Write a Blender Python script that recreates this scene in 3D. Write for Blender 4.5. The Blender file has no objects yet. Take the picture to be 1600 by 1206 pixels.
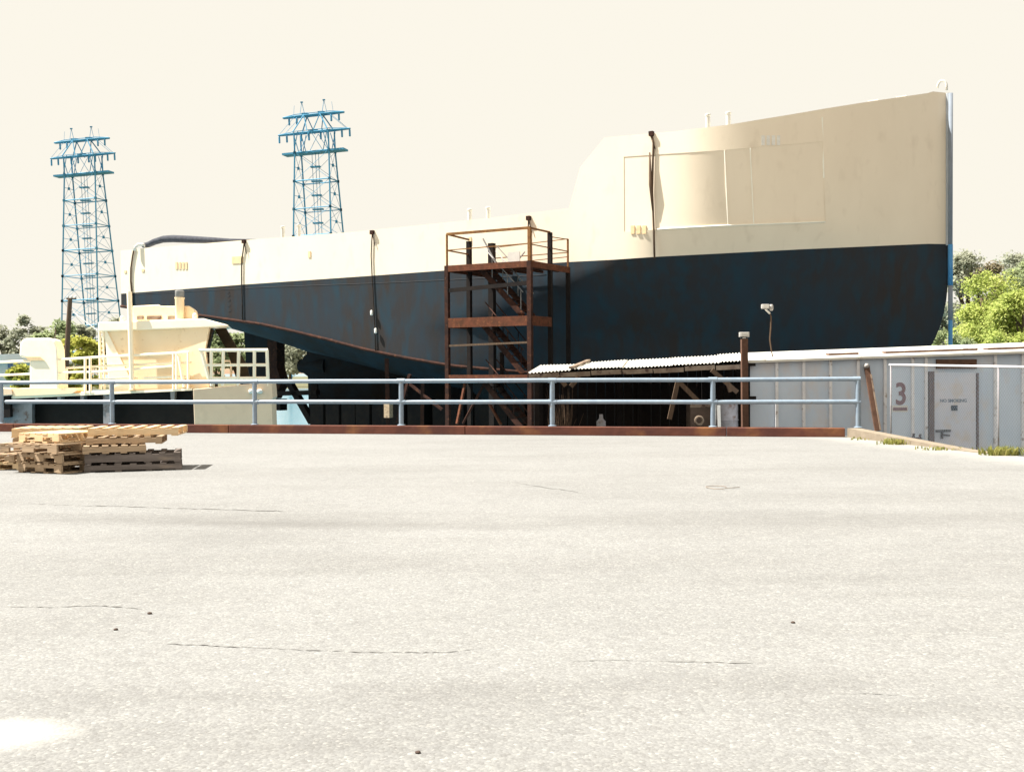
import bpy, math, random
import numpy as np
from mathutils import Vector as V, Matrix

random.seed(7)
RNG = np.random.default_rng(11)
scene = bpy.context.scene
COL = scene.collection
R = math.radians

# ------------------------------------------------------------------ camera frame
F = 1750.0                                   # focal length in photo pixels (1600 wide)
CAM = V((0, 0, 1.5))
PITCH = math.atan((603 - 580) / F)
ROLL = 0.006
_f = V((0, math.cos(PITCH), -math.sin(PITCH)))
_r0 = V((1, 0, 0)); _u0 = V((0, math.sin(PITCH), math.cos(PITCH)))
RIGHT = _r0 * math.cos(ROLL) - _u0 * math.sin(ROLL)
UP = _u0 * math.cos(ROLL) + _r0 * math.sin(ROLL)
FWD = _f

def ray(px, py):
    return FWD + RIGHT * ((px - 800) / F) + UP * (-(py - 603) / F)
def P(px, py, d):
    return CAM + ray(px, py) * d
def G(px, py, z=0.0):
    r = ray(px, py)
    return CAM + r * ((z - CAM.z) / r.z)
def proj(p):
    q = p - CAM
    d = q.dot(FWD)
    return 800 + F * q.dot(RIGHT) / d, 603 - F * q.dot(UP) / d, d

def lerp(a, b, t): return a + (b - a) * t
def interp(x, pts):
    xs = [p[0] for p in pts]; ys = [p[1] for p in pts]
    return float(np.interp(x, xs, ys))

# ------------------------------------------------------------------ mesh building
class MB:
    def __init__(s): s.v = []; s.f = []
    def add(s, vs, fs):
        b = len(s.v); s.v += [tuple(x) for x in vs]; s.f += [tuple(i + b for i in f) for f in fs]
        return s
    def hexa(s, p):                        # 4 bottom (ccw) + 4 top
        return s.add(p, [(3, 2, 1, 0), (4, 5, 6, 7), (0, 1, 5, 4), (1, 2, 6, 5), (2, 3, 7, 6), (3, 0, 4, 7)])
    def box(s, c, size, ax=None):
        c = V(c); x, y, z = [V(a) for a in (ax or ((1, 0, 0), (0, 1, 0), (0, 0, 1)))]
        a, b, h = x * size[0] / 2, y * size[1] / 2, z * size[2] / 2
        return s.hexa([c - a - b - h, c + a - b - h, c + a + b - h, c - a + b - h,
                       c - a - b + h, c + a - b + h, c + a + b + h, c - a + b + h])
    def bar(s, p, q, w, t, upv=(0, 0, 1)):       # rectangular bar from p to q
        p, q = V(p), V(q); d = (q - p).normalized(); upv = V(upv)
        if abs(d.dot(upv)) > .98: upv = V((0, 1, 0))
        x = d.cross(upv).normalized(); y = x.cross(d).normalized()
        a, b = x * w / 2, y * t / 2
        return s.hexa([p - a - b, p + a - b, p + a + b, p - a + b, q - a - b, q + a - b, q + a + b, q - a + b])
    def prism(s, pts, vec):
        pts = [V(p) for p in pts]; vec = V(vec); n = len(pts)
        vs = pts + [p + vec for p in pts]
        fs = [tuple(range(n)), tuple(range(2 * n - 1, n - 1, -1))]
        fs += [(i, n + i, n + (i + 1) % n, (i + 1) % n) for i in range(n)]
        return s.add(vs, fs)
    def tube(s, path, r, n=8, cap=True):
        path = [V(p) for p in path]; m = len(path)
        rad = r if isinstance(r, (list, tuple)) else [r] * m
        vs, fs = [], []
        prev = None
        for i in range(m):
            d = (path[min(i + 1, m - 1)] - path[max(i - 1, 0)]).normalized()
            ref = prev if prev is not None else (V((0, 0, 1)) if abs(d.z) < .9 else V((0, 1, 0)))
            x = (ref - d * ref.dot(d)).normalized(); y = d.cross(x); prev = x
            for k in range(n):
                a = 2 * math.pi * k / n
                vs.append(path[i] + (x * math.cos(a) + y * math.sin(a)) * rad[i])
        for i in range(m - 1):
            for k in range(n):
                k2 = (k + 1) % n
                fs.append((i * n + k, i * n + k2, (i + 1) * n + k2, (i + 1) * n + k))
        if cap:
            fs.append(tuple(range(n - 1, -1, -1))); fs.append(tuple((m - 1) * n + k for k in range(n)))
        return s.add(vs, fs)
    def lathe(s, c, prof, n=20, ax=None):        # prof: list of (radius, height)
        c = V(c); x, y, z = [V(a) for a in (ax or ((1, 0, 0), (0, 1, 0), (0, 0, 1)))]
        vs, fs = [], []; m = len(prof)
        for r, h in prof:
            for k in range(n):
                a = 2 * math.pi * k / n
                vs.append(c + (x * math.cos(a) + y * math.sin(a)) * r + z * h)
        for i in range(m - 1):
            for k in range(n):
                k2 = (k + 1) % n
                fs.append((i * n + k, i * n + k2, (i + 1) * n + k2, (i + 1) * n + k))
        fs.append(tuple(range(n - 1, -1, -1))); fs.append(tuple((m - 1) * n + k for k in range(n)))
        return s.add(vs, fs)
    def grid(s, rows, skip=None):
        m, n = len(rows), len(rows[0])
        fs = []
        for i in range(m - 1):
            for j in range(n - 1):
                if skip and skip(i, j): continue
                fs.append((i * n + j, i * n + j + 1, (i + 1) * n + j + 1, (i + 1) * n + j))
        return s.add([p for r in rows for p in r], fs)
    def build(s, name, m, parent=None, smooth=False, bevel=0, angle=None):
        if parent is not None:
            off = wloc(parent)
        else:
            xs = np.array(s.v); off = V((xs[:, 0].mean(), xs[:, 1].mean(), xs[:, 2].min()))
        me = bpy.data.meshes.new(name)
        me.from_pydata([(x - off.x, y - off.y, z - off.z) for x, y, z in s.v], [], s.f)
        me.materials.append(m)
        o = bpy.data.objects.new(name, me); COL.objects.link(o)
        if parent is not None: o.parent = parent
        else: o.location = off
        if smooth:
            me.polygons.foreach_set('use_smooth', [True] * len(me.polygons))
            if angle:
                try: me.set_sharp_from_angle(angle=R(angle))
                except Exception: pass
        me.update()
        if bevel:
            b = o.modifiers.new('bevel', 'BEVEL'); b.width = bevel; b.segments = 2; b.limit_method = 'ANGLE'
        return o

def wloc(o):
    l = V((0, 0, 0))
    while o is not None:
        l = l + V(o.location); o = o.parent
    return l
def tag(o, label=None, cat=None, group=None, kind=None):
    if label: o['label'] = label
    if cat: o['category'] = cat
    if group: o['group'] = group
    if kind: o['kind'] = kind
    return o
def thing(name, label, cat, loc=(0, 0, 0), group=None):
    o = bpy.data.objects.new(name, None); COL.objects.link(o)
    o.location = loc; o.empty_display_size = .3
    return tag(o, label, cat, group)
def kids(o): return [c for c in bpy.data.objects if c.parent == o]
def copy_tree(o, parent=None):
    ch = kids(o)
    c = o.copy(); COL.objects.link(c); c.parent = parent
    for x in ch: copy_tree(x, c)
    return c

# ------------------------------------------------------------------ materials
def newmat(name):
    m = bpy.data.materials.new(name); m.use_nodes = True
    nt = m.node_tree; b = nt.nodes['Principled BSDF']
    return m, nt, b
def paint(name, c1, c2=None, scale=3.0, rough=.6, spec=.3, metal=0.0, detail=6.0, lo=.35, hi=.7, bump=0.0,
          stretch=(1, 1, 1), third=None, tscale=20.0, tlo=.6, thi=.7):
    m, nt, b = newmat(name); N = nt.nodes; L = nt.links
    tc = N.new('ShaderNodeTexCoord'); mp = N.new('ShaderNodeMapping'); mp.inputs['Scale'].default_value = stretch
    L.new(tc.outputs['Object'], mp.inputs['Vector'])
    b.inputs['Roughness'].default_value = rough; b.inputs['Metallic'].default_value = metal
    b.inputs['Specular IOR Level'].default_value = spec
    if c2 is None: c2 = tuple(x * .8 for x in c1)
    nz = N.new('ShaderNodeTexNoise'); nz.inputs['Scale'].default_value = scale; nz.inputs['Detail'].default_value = detail
    nz.inputs['Roughness'].default_value = .62
    L.new(mp.outputs['Vector'], nz.inputs['Vector'])
    rp = N.new('ShaderNodeValToRGB'); L.new(nz.outputs['Fac'], rp.inputs['Fac'])
    rp.color_ramp.elements[0].position = lo; rp.color_ramp.elements[1].position = hi
    rp.color_ramp.elements[0].color = (*c2, 1); rp.color_ramp.elements[1].color = (*c1, 1)
    out = rp.outputs['Color']
    if third:
        n2 = N.new('ShaderNodeTexNoise'); n2.inputs['Scale'].default_value = tscale; n2.inputs['Detail'].default_value = 8
        L.new(mp.outputs['Vector'], n2.inputs['Vector'])
        r2 = N.new('ShaderNodeMapRange'); r2.inputs['From Min'].default_value = tlo; r2.inputs['From Max'].default_value = thi
        L.new(n2.outputs['Fac'], r2.inputs['Value'])
        mx = N.new('ShaderNodeMix'); mx.data_type = 'RGBA'
        L.new(r2.outputs['Result'], mx.inputs['Factor']); L.new(out, mx.inputs['A']); mx.inputs['B'].default_value = (*third, 1)
        out = mx.outputs['Result']
    L.new(out, b.inputs['Base Color'])
    if bump:
        bp = N.new('ShaderNodeBump'); bp.inputs['Strength'].default_value = bump; bp.inputs['Distance'].default_value = .02
        n3 = N.new('ShaderNodeTexNoise'); n3.inputs['Scale'].default_value = scale * 6; n3.inputs['Detail'].default_value = 6
        L.new(mp.outputs['Vector'], n3.inputs['Vector']); L.new(n3.outputs['Fac'], bp.inputs['Height'])
        L.new(bp.outputs['Normal'], b.inputs['Normal'])
    return m
def leafmat(name, cols, rough=.75):
    m, nt, b = newmat(name); N = nt.nodes; L = nt.links
    g = N.new('ShaderNodeNewGeometry'); tc = N.new('ShaderNodeTexCoord')
    nz = N.new('ShaderNodeTexNoise'); nz.inputs['Scale'].default_value = .55; nz.inputs['Detail'].default_value = 3
    L.new(tc.outputs['Object'], nz.inputs['Vector'])
    ad = N.new('ShaderNodeMath'); ad.operation = 'MULTIPLY_ADD'; ad.inputs[1].default_value = .35
    L.new(g.outputs['Random Per Island'], ad.inputs[0]); L.new(nz.outputs['Fac'], ad.inputs[2])
    mr = N.new('ShaderNodeMapRange'); mr.inputs['From Min'].default_value = .35; mr.inputs['From Max'].default_value = 1.0
    L.new(ad.outputs[0], mr.inputs['Value'])
    rp = N.new('ShaderNodeValToRGB'); L.new(mr.outputs['Result'], rp.inputs['Fac'])
    e = rp.color_ramp.elements
    e[0].color = (*cols[0], 1); e[1].color = (*cols[-1], 1)
    for i, c in enumerate(cols[1:-1]):
        x = e.new((i + 1) / (len(cols) - 1)); x.color = (*c, 1)
    L.new(rp.outputs['Color'], b.inputs['Base Color'])
    b.inputs['Roughness'].default_value = rough; b.inputs['Specular IOR Level'].default_value = .15
    tr = N.new('ShaderNodeBsdfTranslucent'); L.new(rp.outputs['Color'], tr.inputs['Color'])
    mx = N.new('ShaderNodeMixShader'); mx.inputs[0].default_value = .5
    L.new(b.outputs[0], mx.inputs[1]); L.new(tr.outputs[0], mx.inputs[2])
    L.new(mx.outputs[0], N['Material Output'].inputs['Surface'])
    return m

M = {}
M['cream'] = paint('cream hull paint', (.75, .65, .51), (.71, .61, .475), .5, .55, .25, third=(.67, .57, .44), tscale=2.5, tlo=.58, thi=.75, stretch=(1, 1, .5))
M['black'] = paint('blue black hull paint', (.025, .037, .050), (.034, .029, .027), .5, .6, .07, third=(.021, .042, .058), tscale=2.4, tlo=.45, thi=.75, stretch=(1, 1, .35), lo=.34, hi=.66)
M['bottom'] = paint('shaded bottom paint', (.012, .022, .030), (.014, .010, .008), .8, .7, .1)  # underside shade put into the colour, darker than the hull sides
M['seam'] = paint('weld seam', (.03, .03, .035), (.02, .02, .02), 3, .6, .2)
M['ledge'] = paint('pale ledge paint', (.82, .78, .68), (.78, .72, .6), 3, .5, .3)
M['rust'] = paint('rusted steel', (.13, .042, .022), (.07, .028, .015), 5, .85, .15, third=(.18, .07, .03), tscale=9, tlo=.55, thi=.75, bump=.3)
M['darkrust'] = paint('dark rusty steel', (.055, .022, .014), (.022, .012, .010), 4, .85, .12, third=(.10, .04, .02), tscale=7, tlo=.58, thi=.72)
M['yrust'] = paint('ochre rusted railing', (.22, .11, .035), (.12, .05, .02), 6, .8, .15)
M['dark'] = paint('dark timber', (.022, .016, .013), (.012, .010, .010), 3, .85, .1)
M['galv'] = paint('galvanised pipe', (.23, .285, .34), (.18, .23, .29), 6, .42, .5, metal=.1, third=(.2, .19, .18), tscale=18, tlo=.62, thi=.72)
M['curb'] = paint('rusty stringer', (.15, .055, .035), (.085, .036, .03), 1.1, .85, .15, third=(.24, .105, .045), tscale=1.6, tlo=.52, thi=.78, bump=.4)
M['concrete'] = paint('pale concrete', (.25, .205, .155), (.19, .155, .115), 4, .9, .15, bump=.4, third=(.2, .16, .12), tscale=10, tlo=.58, thi=.7)
M['shed'] = paint('pale lavender shed paint', (.60, .66, .74), (.52, .60, .70), 1.3, .6, .25, third=(.60, .56, .55), tscale=2.2, tlo=.52, thi=.75, stretch=(1, 1, .5))
M['shedrib'] = paint('shed rib paint', (.78, .77, .78), (.66, .65, .66), 5, .55, .25, third=(.36, .30, .26), tscale=7, tlo=.6, thi=.7)
M['roofw'] = paint('white roof sheet', (.72, .70, .64), (.60, .57, .50), 2.5, .55, .3, third=(.4, .34, .27), tscale=7, tlo=.62, thi=.74)
M['fascia'] = paint('weathered fascia board', (.30, .24, .18), (.16, .11, .08), 3, .85, .15, third=(.08, .05, .04), tscale=5, tlo=.56, thi=.66)
M['door'] = paint('shed door paint', (.64, .62, .66), (.55, .58, .66), 1.5, .6, .25, third=(.58, .51, .46), tscale=2.5, tlo=.5, thi=.7)
M['brown'] = paint('brown rusty frame', (.14, .075, .05), (.09, .05, .035), 8, .85, .15)
M['marker'] = paint('red brown stencil paint', (.20, .07, .06), (.15, .055, .05), 14, .8, .1)
M['text'] = paint('blue grey stencil paint', (.10, .13, .18), (.16, .19, .24), 14, .8, .1)
M['inkblack'] = paint('dark plate', (.02, .03, .045), (.012, .02, .03), 8, .5, .3)
M['yboat'] = paint('warm cream boat paint', (.88, .70, .47), (.84, .65, .42), 1.5, .5, .3, third=(.66, .46, .26), tscale=5, tlo=.63, thi=.76)
M['yrail'] = paint('cream rail paint', (.95, .84, .66), (.92, .80, .60), 4, .45, .3)
M['ytan'] = paint('tan plate paint', (.74, .56, .39), (.68, .51, .36), 1.2, .55, .25, third=(.62, .47, .33), tscale=3, tlo=.55, thi=.8)
M['yhull'] = paint('dark barge hull', (.018, .014, .012), (.012, .010, .009), 2, .7, .15)
M['shadeplate'] = paint('shaded brown plate', (.045, .036, .022), (.03, .024, .016), 2, .7, .15)  # shade under the cabin overhang put into the leg and gap colour
M['greycap'] = paint('grey stack cap', (.26, .25, .24), (.2, .2, .2), 5, .6, .3)
M['wood'] = paint('new pine', (.70, .53, .33), (.58, .42, .25), 5, .8, .15, stretch=(.6, 4, 4), third=(.34, .20, .1), tscale=4, tlo=.58, thi=.72)
M['woodold'] = paint('weathered pine', (.44, .32, .21), (.32, .23, .15), 5, .85, .12, stretch=(.6, 4, 4), third=(.15, .11, .08), tscale=4, tlo=.55, thi=.7)
M['woodgrey'] = paint('grey weathered pallet wood', (.19, .16, .145), (.12, .10, .09), 5, .9, .1, stretch=(.6, 4, 4), third=(.28, .22, .17), tscale=3, tlo=.6, thi=.75)
M['pole'] = paint('tarred pole wood', (.13, .085, .055), (.08, .055, .04), 4, .9, .1, stretch=(4, 4, .5))
M['tower'] = paint('blue lattice steel', (.065, .27, .42), (.055, .23, .37), .1, .6, .2)
M['stem'] = paint('stem bar paint', (.42, .44, .46), (.34, .37, .40), 2, .55, .3)
M['bluepole'] = paint('blue pole paint', (.07, .26, .50), (.05, .2, .42), 2, .5, .3)
M['greypole'] = paint('grey blue pole paint', (.22, .25, .29), (.18, .20, .23), 2, .9, .05)
M['rope'] = paint('dark rope', (.05, .038, .03), (.025, .02, .018), 8, .95, .05)
M['hose'] = paint('dark grey canvas', (.075, .08, .095), (.05, .05, .06), 6, .9, .1, bump=.3)
M['tag'] = paint('white float', (.75, .72, .66), None, 6, .5, .3)
M['vent'] = paint('ochre louvre', (.70, .52, .30), (.6, .44, .26), 6, .6, .2)
M['pale'] = paint('pale grey fitting', (.55, .54, .50), (.48, .47, .44), 6, .5, .3)
M['bark'] = paint('bark', (.11, .08, .055), (.07, .05, .035), 5, .95, .1)
M['bank'] = paint('bank soil', (.16, .15, .09), (.10, .10, .06), .1, .95, .05)
M['house'] = paint('white siding', (.68, .66, .62), (.6, .58, .55), 2, .7, .2)
M['glassblue'] = paint('blue window', (.06, .14, .26), (.05, .10, .18), 2, .15, .5)
M['stone'] = paint('dark stone', (.09, .06, .045), (.06, .045, .04), 20, .9, .1)
M['crack'] = paint('crack filler', (.115, .11, .105), (.18, .175, .165), 5, .95, .05)
M['palesand'] = paint('pale sandy concrete', (.44, .41, .35), (.36, .33, .28), 3, .95, .1, bump=.3)
M['lamp'] = paint('grey lamp housing', (.42, .40, .38), (.3, .28, .26), 8, .5, .3)
M['tank'] = paint('grey drum paint', (.30, .28, .29), (.20, .19, .19), 3, .6, .25, third=(.14, .09, .07), tscale=5, tlo=.58, thi=.7)
M['crate'] = paint('brown plywood', (.13, .09, .07), (.09, .065, .05), 3, .85, .1)
M['leaf_bright'] = leafmat('bright spring leaves', [(.19, .24, .06), (.34, .40, .10), (.47, .51, .15), (.55, .55, .22)])
M['leaf_mid'] = leafmat('mid green leaves', [(.22, .26, .14), (.31, .36, .19), (.39, .42, .23)])  # lifted in tone, far-shore haze put into the colour
M['leaf_olive'] = leafmat('hazed olive leaves', [(.27, .285, .21), (.35, .36, .27), (.43, .43, .32)])  # paled leaves, distance haze put into the colour
M['leaf_tan'] = leafmat('tan budding leaves', [(.13, .11, .07), (.24, .20, .12), (.32, .27, .17)])
M['leaf_yellow'] = leafmat('yellow green leaves', [(.22, .24, .05), (.44, .44, .09), (.60, .56, .18)])
M['grass'] = leafmat('dry green grass', [(.10, .12, .03), (.24, .24, .06), (.36, .31, .12)])

# asphalt
def asphalt():
    m, nt, b = newmat('pale worn asphalt'); N = nt.nodes; L = nt.links
    tc = N.new('ShaderNodeTexCoord')
    def noise(sc, det=6, rough=.6, stretch=None):
        n = N.new('ShaderNodeTexNoise'); n.inputs['Scale'].default_value = sc; n.inputs['Detail'].default_value = det; n.inputs['Roughness'].default_value = rough
        if stretch:
            mp = N.new('ShaderNodeMapping'); mp.inputs['Scale'].default_value = stretch
            L.new(tc.outputs['Object'], mp.inputs['Vector']); L.new(mp.outputs['Vector'], n.inputs['Vector'])
        else: L.new(tc.outputs['Object'], n.inputs['Vector'])
        return n.outputs['Fac']
    def ramp(x, stops):
        r = N.new('ShaderNodeValToRGB'); L.new(x, r.inputs['Fac'])
        r.color_ramp.elements[0].position = stops[0][0]; r.color_ramp.elements[0].color = (*stops[0][1], 1)
        r.color_ramp.elements[1].position = stops[-1][0]; r.color_ramp.elements[1].color = (*stops[-1][1], 1)
        for p, c in stops[1:-1]:
            e = r.color_ramp.elements.new(p); e.color = (*c, 1)
        return r.outputs['Color']
    def mix(f, a, bb, mode='MIX'):
        x = N.new('ShaderNodeMix'); x.data_type = 'RGBA'; x.blend_type = mode
        if isinstance(f, float): x.inputs['Factor'].default_value = f
        else: L.new(f, x.inputs['Factor'])
        L.new(a, x.inputs['A'])
        if isinstance(bb, tuple): x.inputs['B'].default_value = (*bb, 1)
        else: L.new(bb, x.inputs['B'])
        return x.outputs['Result']
    K = .90
    base = ramp(noise(.35, 5), [(.3, (.203 * K, .202 * K, .199 * K)), (.7, (.225 * K, .224 * K, .221 * K))])
    # wide tyre and drainage marks, longer across the yard than along it
    st = ramp(noise(.5, 5, .6, (.35, 1.3, 1)), [(.34, (.90, .895, .89)), (.52, (1, 1, 1))])
    c = mix(1.0, base, st, 'MULTIPLY')
    # aggregate: cell-coloured stones
    vo = N.new('ShaderNodeTexVoronoi'); vo.inputs['Scale'].default_value = 68; vo.inputs['Randomness'].default_value = 1
    L.new(tc.outputs['Object'], vo.inputs['Vector'])
    sep = N.new('ShaderNodeSeparateColor'); L.new(vo.outputs['Color'], sep.inputs['Color'])
    stone = ramp(sep.outputs['Red'], [(0.0, (.84, .83, .82)), (.5, (.96, .96, .96)), (.8, (1.04, 1.04, 1.03)), (.94, (1.14, 1.14, 1.12)), (1.0, (1.42, 1.40, 1.35))])
    c = mix(1.0, c, stone, 'MULTIPLY')
    vo2 = N.new('ShaderNodeTexVoronoi'); vo2.inputs['Scale'].default_value = 24
    L.new(tc.outputs['Object'], vo2.inputs['Vector'])
    sep2 = N.new('ShaderNodeSeparateColor'); L.new(vo2.outputs['Color'], sep2.inputs['Color'])
    st2 = ramp(sep2.outputs['Green'], [(0.0, (.93, .925, .92)), (.4, (1, 1, 1)), (1.0, (1.04, 1.04, 1.03))])
    c = mix(1.0, c, st2, 'MULTIPLY')
    grit = ramp(noise(150, 2, .7), [(.3, (.90, .89, .88)), (.7, (1.09, 1.09, 1.08))])
    c = mix(1.0, c, grit, 'MULTIPLY')
    mott = ramp(noise(3.2, 6, .7), [(.34, (.955, .955, .95)), (.66, (1.03, 1.03, 1.025))])
    c = mix(1.0, c, mott, 'MULTIPLY')
    # pale areas: a blown-out bright spot put into the colour near the camera and the sandy strip along the right-hand kerb
    def mth(op, a, b2=None, c2=None):
        n = N.new('ShaderNodeMath'); n.operation = op
        for i, v in enumerate((a, b2, c2)):
            if v is None: continue
            if isinstance(v, (int, float)): n.inputs[i].default_value = v
            else: L.new(v, n.inputs[i])
        return n.outputs[0]
    geo = N.new('ShaderNodeNewGeometry'); sx3 = N.new('ShaderNodeSeparateXYZ'); L.new(geo.outputs['Position'], sx3.inputs[0])
    wob = mth('MULTIPLY_ADD', noise(2.5, 8, .75), 2.0, -1.0)
    pc = G(10, 1146)
    dx = mth('DIVIDE', mth('SUBTRACT', sx3.outputs['X'], pc.x), .24); dy = mth('DIVIDE', mth('SUBTRACT', sx3.outputs['Y'], pc.y), .17)
    r2 = mth('SQRT', mth('ADD', mth('MULTIPLY', dx, dx), mth('MULTIPLY', dy, dy)))
    f1 = N.new('ShaderNodeMapRange'); f1.inputs['From Min'].default_value = 1.45; f1.inputs['From Max'].default_value = .6
    L.new(mth('ADD', r2, mth('MULTIPLY', wob, .9)), f1.inputs['Value'])
    c = mix(f1.outputs['Result'], c, (.31, .30, .275))
    # broad worn smudges and tyre marks
    for sx_, sy_, lx, ly, an, am in ((430, 818, 2.6, .34, -8, .26), (250, 806, 2.2, .25, -6, .12), (880, 770, 1.6, .5, -14, .08), (1420, 812, 3.2, .7, -5, .12), (1130, 800, 2.0, .4, -9, .08),
                                     (330, 838, 1.6, .5, 4, .10), (820, 890, 1.5, .35, 0, .10), (1250, 905, 1.8, .3, 3, .09), (700, 1080, .9, .22, 5, .10), (1100, 1060, .8, .25, -4, .12), (150, 1090, .7, .22, 0, .14), (1460, 1110, .8, .2, 2, .10), (520, 1165, .6, .14, 8, .10)):
        q_ = G(sx_, sy_); ca_, sa_ = math.cos(R(an)), math.sin(R(an))
        ux = mth('SUBTRACT', sx3.outputs['X'], q_.x); uy = mth('SUBTRACT', sx3.outputs['Y'], q_.y)
        e1 = mth('DIVIDE', mth('ADD', mth('MULTIPLY', ux, ca_), mth('MULTIPLY', uy, sa_)), lx)
        e2 = mth('DIVIDE', mth('ADD', mth('MULTIPLY', ux, -sa_), mth('MULTIPLY', uy, ca_)), ly)
        rr_ = mth('SQRT', mth('ADD', mth('MULTIPLY', e1, e1), mth('MULTIPLY', e2, e2)))
        fm = N.new('ShaderNodeMapRange'); fm.inputs['From Min'].default_value = 1.3; fm.inputs['From Max'].default_value = .1; fm.inputs['To Max'].default_value = am * 1.7
        L.new(mth('ADD', rr_, mth('MULTIPLY', wob, .75)), fm.inputs['Value'])
        c = mix(fm.outputs['Result'], c, (.085, .08, .075))
    a_, b_ = G(1322, 684), G(1600, 716); dl = (b_ - a_).normalized(); nl = V((-dl.y, dl.x, 0))
    if nl.x > 0: nl = -nl
    dist = mth('ADD', mth('ADD', mth('MULTIPLY', sx3.outputs['X'], nl.x), mth('MULTIPLY', sx3.outputs['Y'], nl.y)), -a_.dot(nl))
    f2 = N.new('ShaderNodeMapRange'); f2.inputs['From Min'].default_value = 1.15; f2.inputs['From Max'].default_value = .2; f2.inputs['To Max'].default_value = .8
    L.new(mth('ADD', dist, mth('MULTIPLY', wob, .8)), f2.inputs['Value'])
    c = mix(f2.outputs['Result'], c, (.27, .262, .24))
    L.new(c, b.inputs['Base Color'])
    b.inputs['Roughness'].default_value = .85; b.inputs['Specular IOR Level'].default_value = .25
    bp = N.new('ShaderNodeBump'); bp.inputs['Strength'].default_value = .35; bp.inputs['Distance'].default_value = .006
    L.new(vo.outputs['Distance'], bp.inputs['Height']); bp.invert = True
    L.new(bp.outputs['Normal'], b.inputs['Normal'])
    return m
M['asphalt'] = asphalt()

def water():
    m, nt, b = newmat('bay water'); N = nt.nodes; L = nt.links
    b.inputs['Base Color'].default_value = (.10, .24, .32, 1); b.inputs['Roughness'].default_value = .12
    b.inputs['IOR'].default_value = 1.33
    tc = N.new('ShaderNodeTexCoord'); nz = N.new('ShaderNodeTexNoise'); nz.inputs['Scale'].default_value = .8; nz.inputs['Detail'].default_value = 5
    L.new(tc.outputs['Object'], nz.inputs['Vector'])
    bp = N.new('ShaderNodeBump'); bp.inputs['Strength'].default_value = .5; bp.inputs['Distance'].default_value = .15
    L.new(nz.outputs['Fac'], bp.inputs['Height']); L.new(bp.outputs['Normal'], b.inputs['Normal'])
    return m
M['water'] = water()

# ------------------------------------------------------------------ light, sky, camera
EL, AZ = R(57), R(2)
SUN = V((-math.cos(EL) * math.cos(AZ), math.cos(EL) * math.sin(AZ), math.sin(EL)))
w = bpy.data.worlds.new('World'); scene.world = w; w.use_nodes = True
nt = w.node_tree; N = nt.nodes; L = nt.links
bg = N['Background']; bg.inputs['Strength'].default_value = .1
sky = N.new('ShaderNodeTexSky'); sky.sky_type = 'NISHITA'; sky.sun_disc = False
sky.sun_elevation = EL; sky.sun_rotation = math.atan2(SUN.x, SUN.y); sky.air_density = 1.0; sky.dust_density = 3.0; sky.ozone_density = 1.0
tint = N.new('ShaderNodeMix'); tint.data_type = 'RGBA'; tint.blend_type = 'MULTIPLY'; tint.inputs['Factor'].default_value = 1
tint.inputs['B'].default_value = (4.4, 2.75, 2.15, 1)
L.new(sky.outputs[0], tint.inputs['A'])
mn = N.new('ShaderNodeMix'); mn.data_type = 'RGBA'; mn.blend_type = 'DARKEN'; mn.inputs['Factor'].default_value = 1
mn.inputs['B'].default_value = (3.44, 3.28, 2.90, 1)           # the white of the hazy sky
L.new(tint.outputs['Result'], mn.inputs['A']); L.new(mn.outputs['Result'], bg.inputs['Color'])
sl = bpy.data.lights.new('sun', 'SUN'); sl.energy = 5.0; sl.angle = R(.5); sl.color = (1, .965, .90)
so = bpy.data.objects.new('sun', sl); COL.objects.link(so); so.rotation_euler = SUN.to_track_quat('Z', 'Y').to_euler()
vs = scene.view_settings; vs.view_transform = 'Standard'; vs.look = 'None'; vs.gamma = 1; vs.use_curve_mapping = False
vs.exposure = 1.5
cd = bpy.data.cameras.new('camera'); cd.sensor_width = 36; cd.lens = F / 1600 * 36; cd.clip_end = 6000; cd.clip_start = .1
co = bpy.data.objects.new('camera', cd); COL.objects.link(co)
co.matrix_world = Matrix(((RIGHT.x, UP.x, -FWD.x, CAM.x), (RIGHT.y, UP.y, -FWD.y, CAM.y), (RIGHT.z, UP.z, -FWD.z, CAM.z), (0, 0, 0, 1)))
scene.camera = co

# ------------------------------------------------------------------ ground, quay, water, banks
RA, RB = P(0, 585, 29.5), P(1340, 577, 24.8)              # the railing line
RA.z = RB.z = 0
RD = (RB - RA).normalized(); RN = V((-RD.y, RD.x, 0))      # RN points away from the camera
if RN.y < 0: RN = -RN
CZ = .205
def onrail(px, off=0):                                     # point on railing line seen at photo column px
    lo, hi = -20.0, 60.0
    for _ in range(50):
        m = (lo + hi) / 2
        if proj(RA + RD * m + V((0, 0, .6)))[0] < px: lo = m
        else: hi = m
    return RA + RD * lo + RN * off
EA, EB = G(1322, 681), G(1540, 709)
EC = G(1600, 714)
lft = RA + RD * -60 + RN * .3
mb = MB()
edge = [lft, onrail(1322, .3), EA + V((.25, 0, 0)), EB + V((.12, 0, 0)), EC + V((.1, 0, 0)), V((10.6, 16.0, 0)), V((14, 13.5, 0)), V((60, 13.5, 0))]
poly = edge + [V((60, -60, 0)), V((-110, -60, 0)), V((-110, lft.y, 0))]
poly = [V((p.x, p.y, 0)) for p in poly]
mb.prism(poly, (0, 0, -3.2))
tag(mb.build('asphalt_yard', M['asphalt']), kind='structure')
mb = MB().add([(-2500, 14.0, -2), (2500, 14.0, -2), (2500, 4000, -2), (-2500, 4000, -2)], [(0, 1, 2, 3)])
tag(mb.build('water', M['water']), kind='structure')
# lower wharf under the sheds
mb = MB().prism([V(p + (-.9,)) for p in ((-1.0, 29.2), (4.0, 25.0), (8.3, 14.0), (60, 13.9), (60, 34.5), (16, 35.5), (2.0, 37.0), (-1.0, 37.0))], (0, 0, -1.5))
tag(mb.build('wharf_deck', M['dark']), kind='structure')
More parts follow.
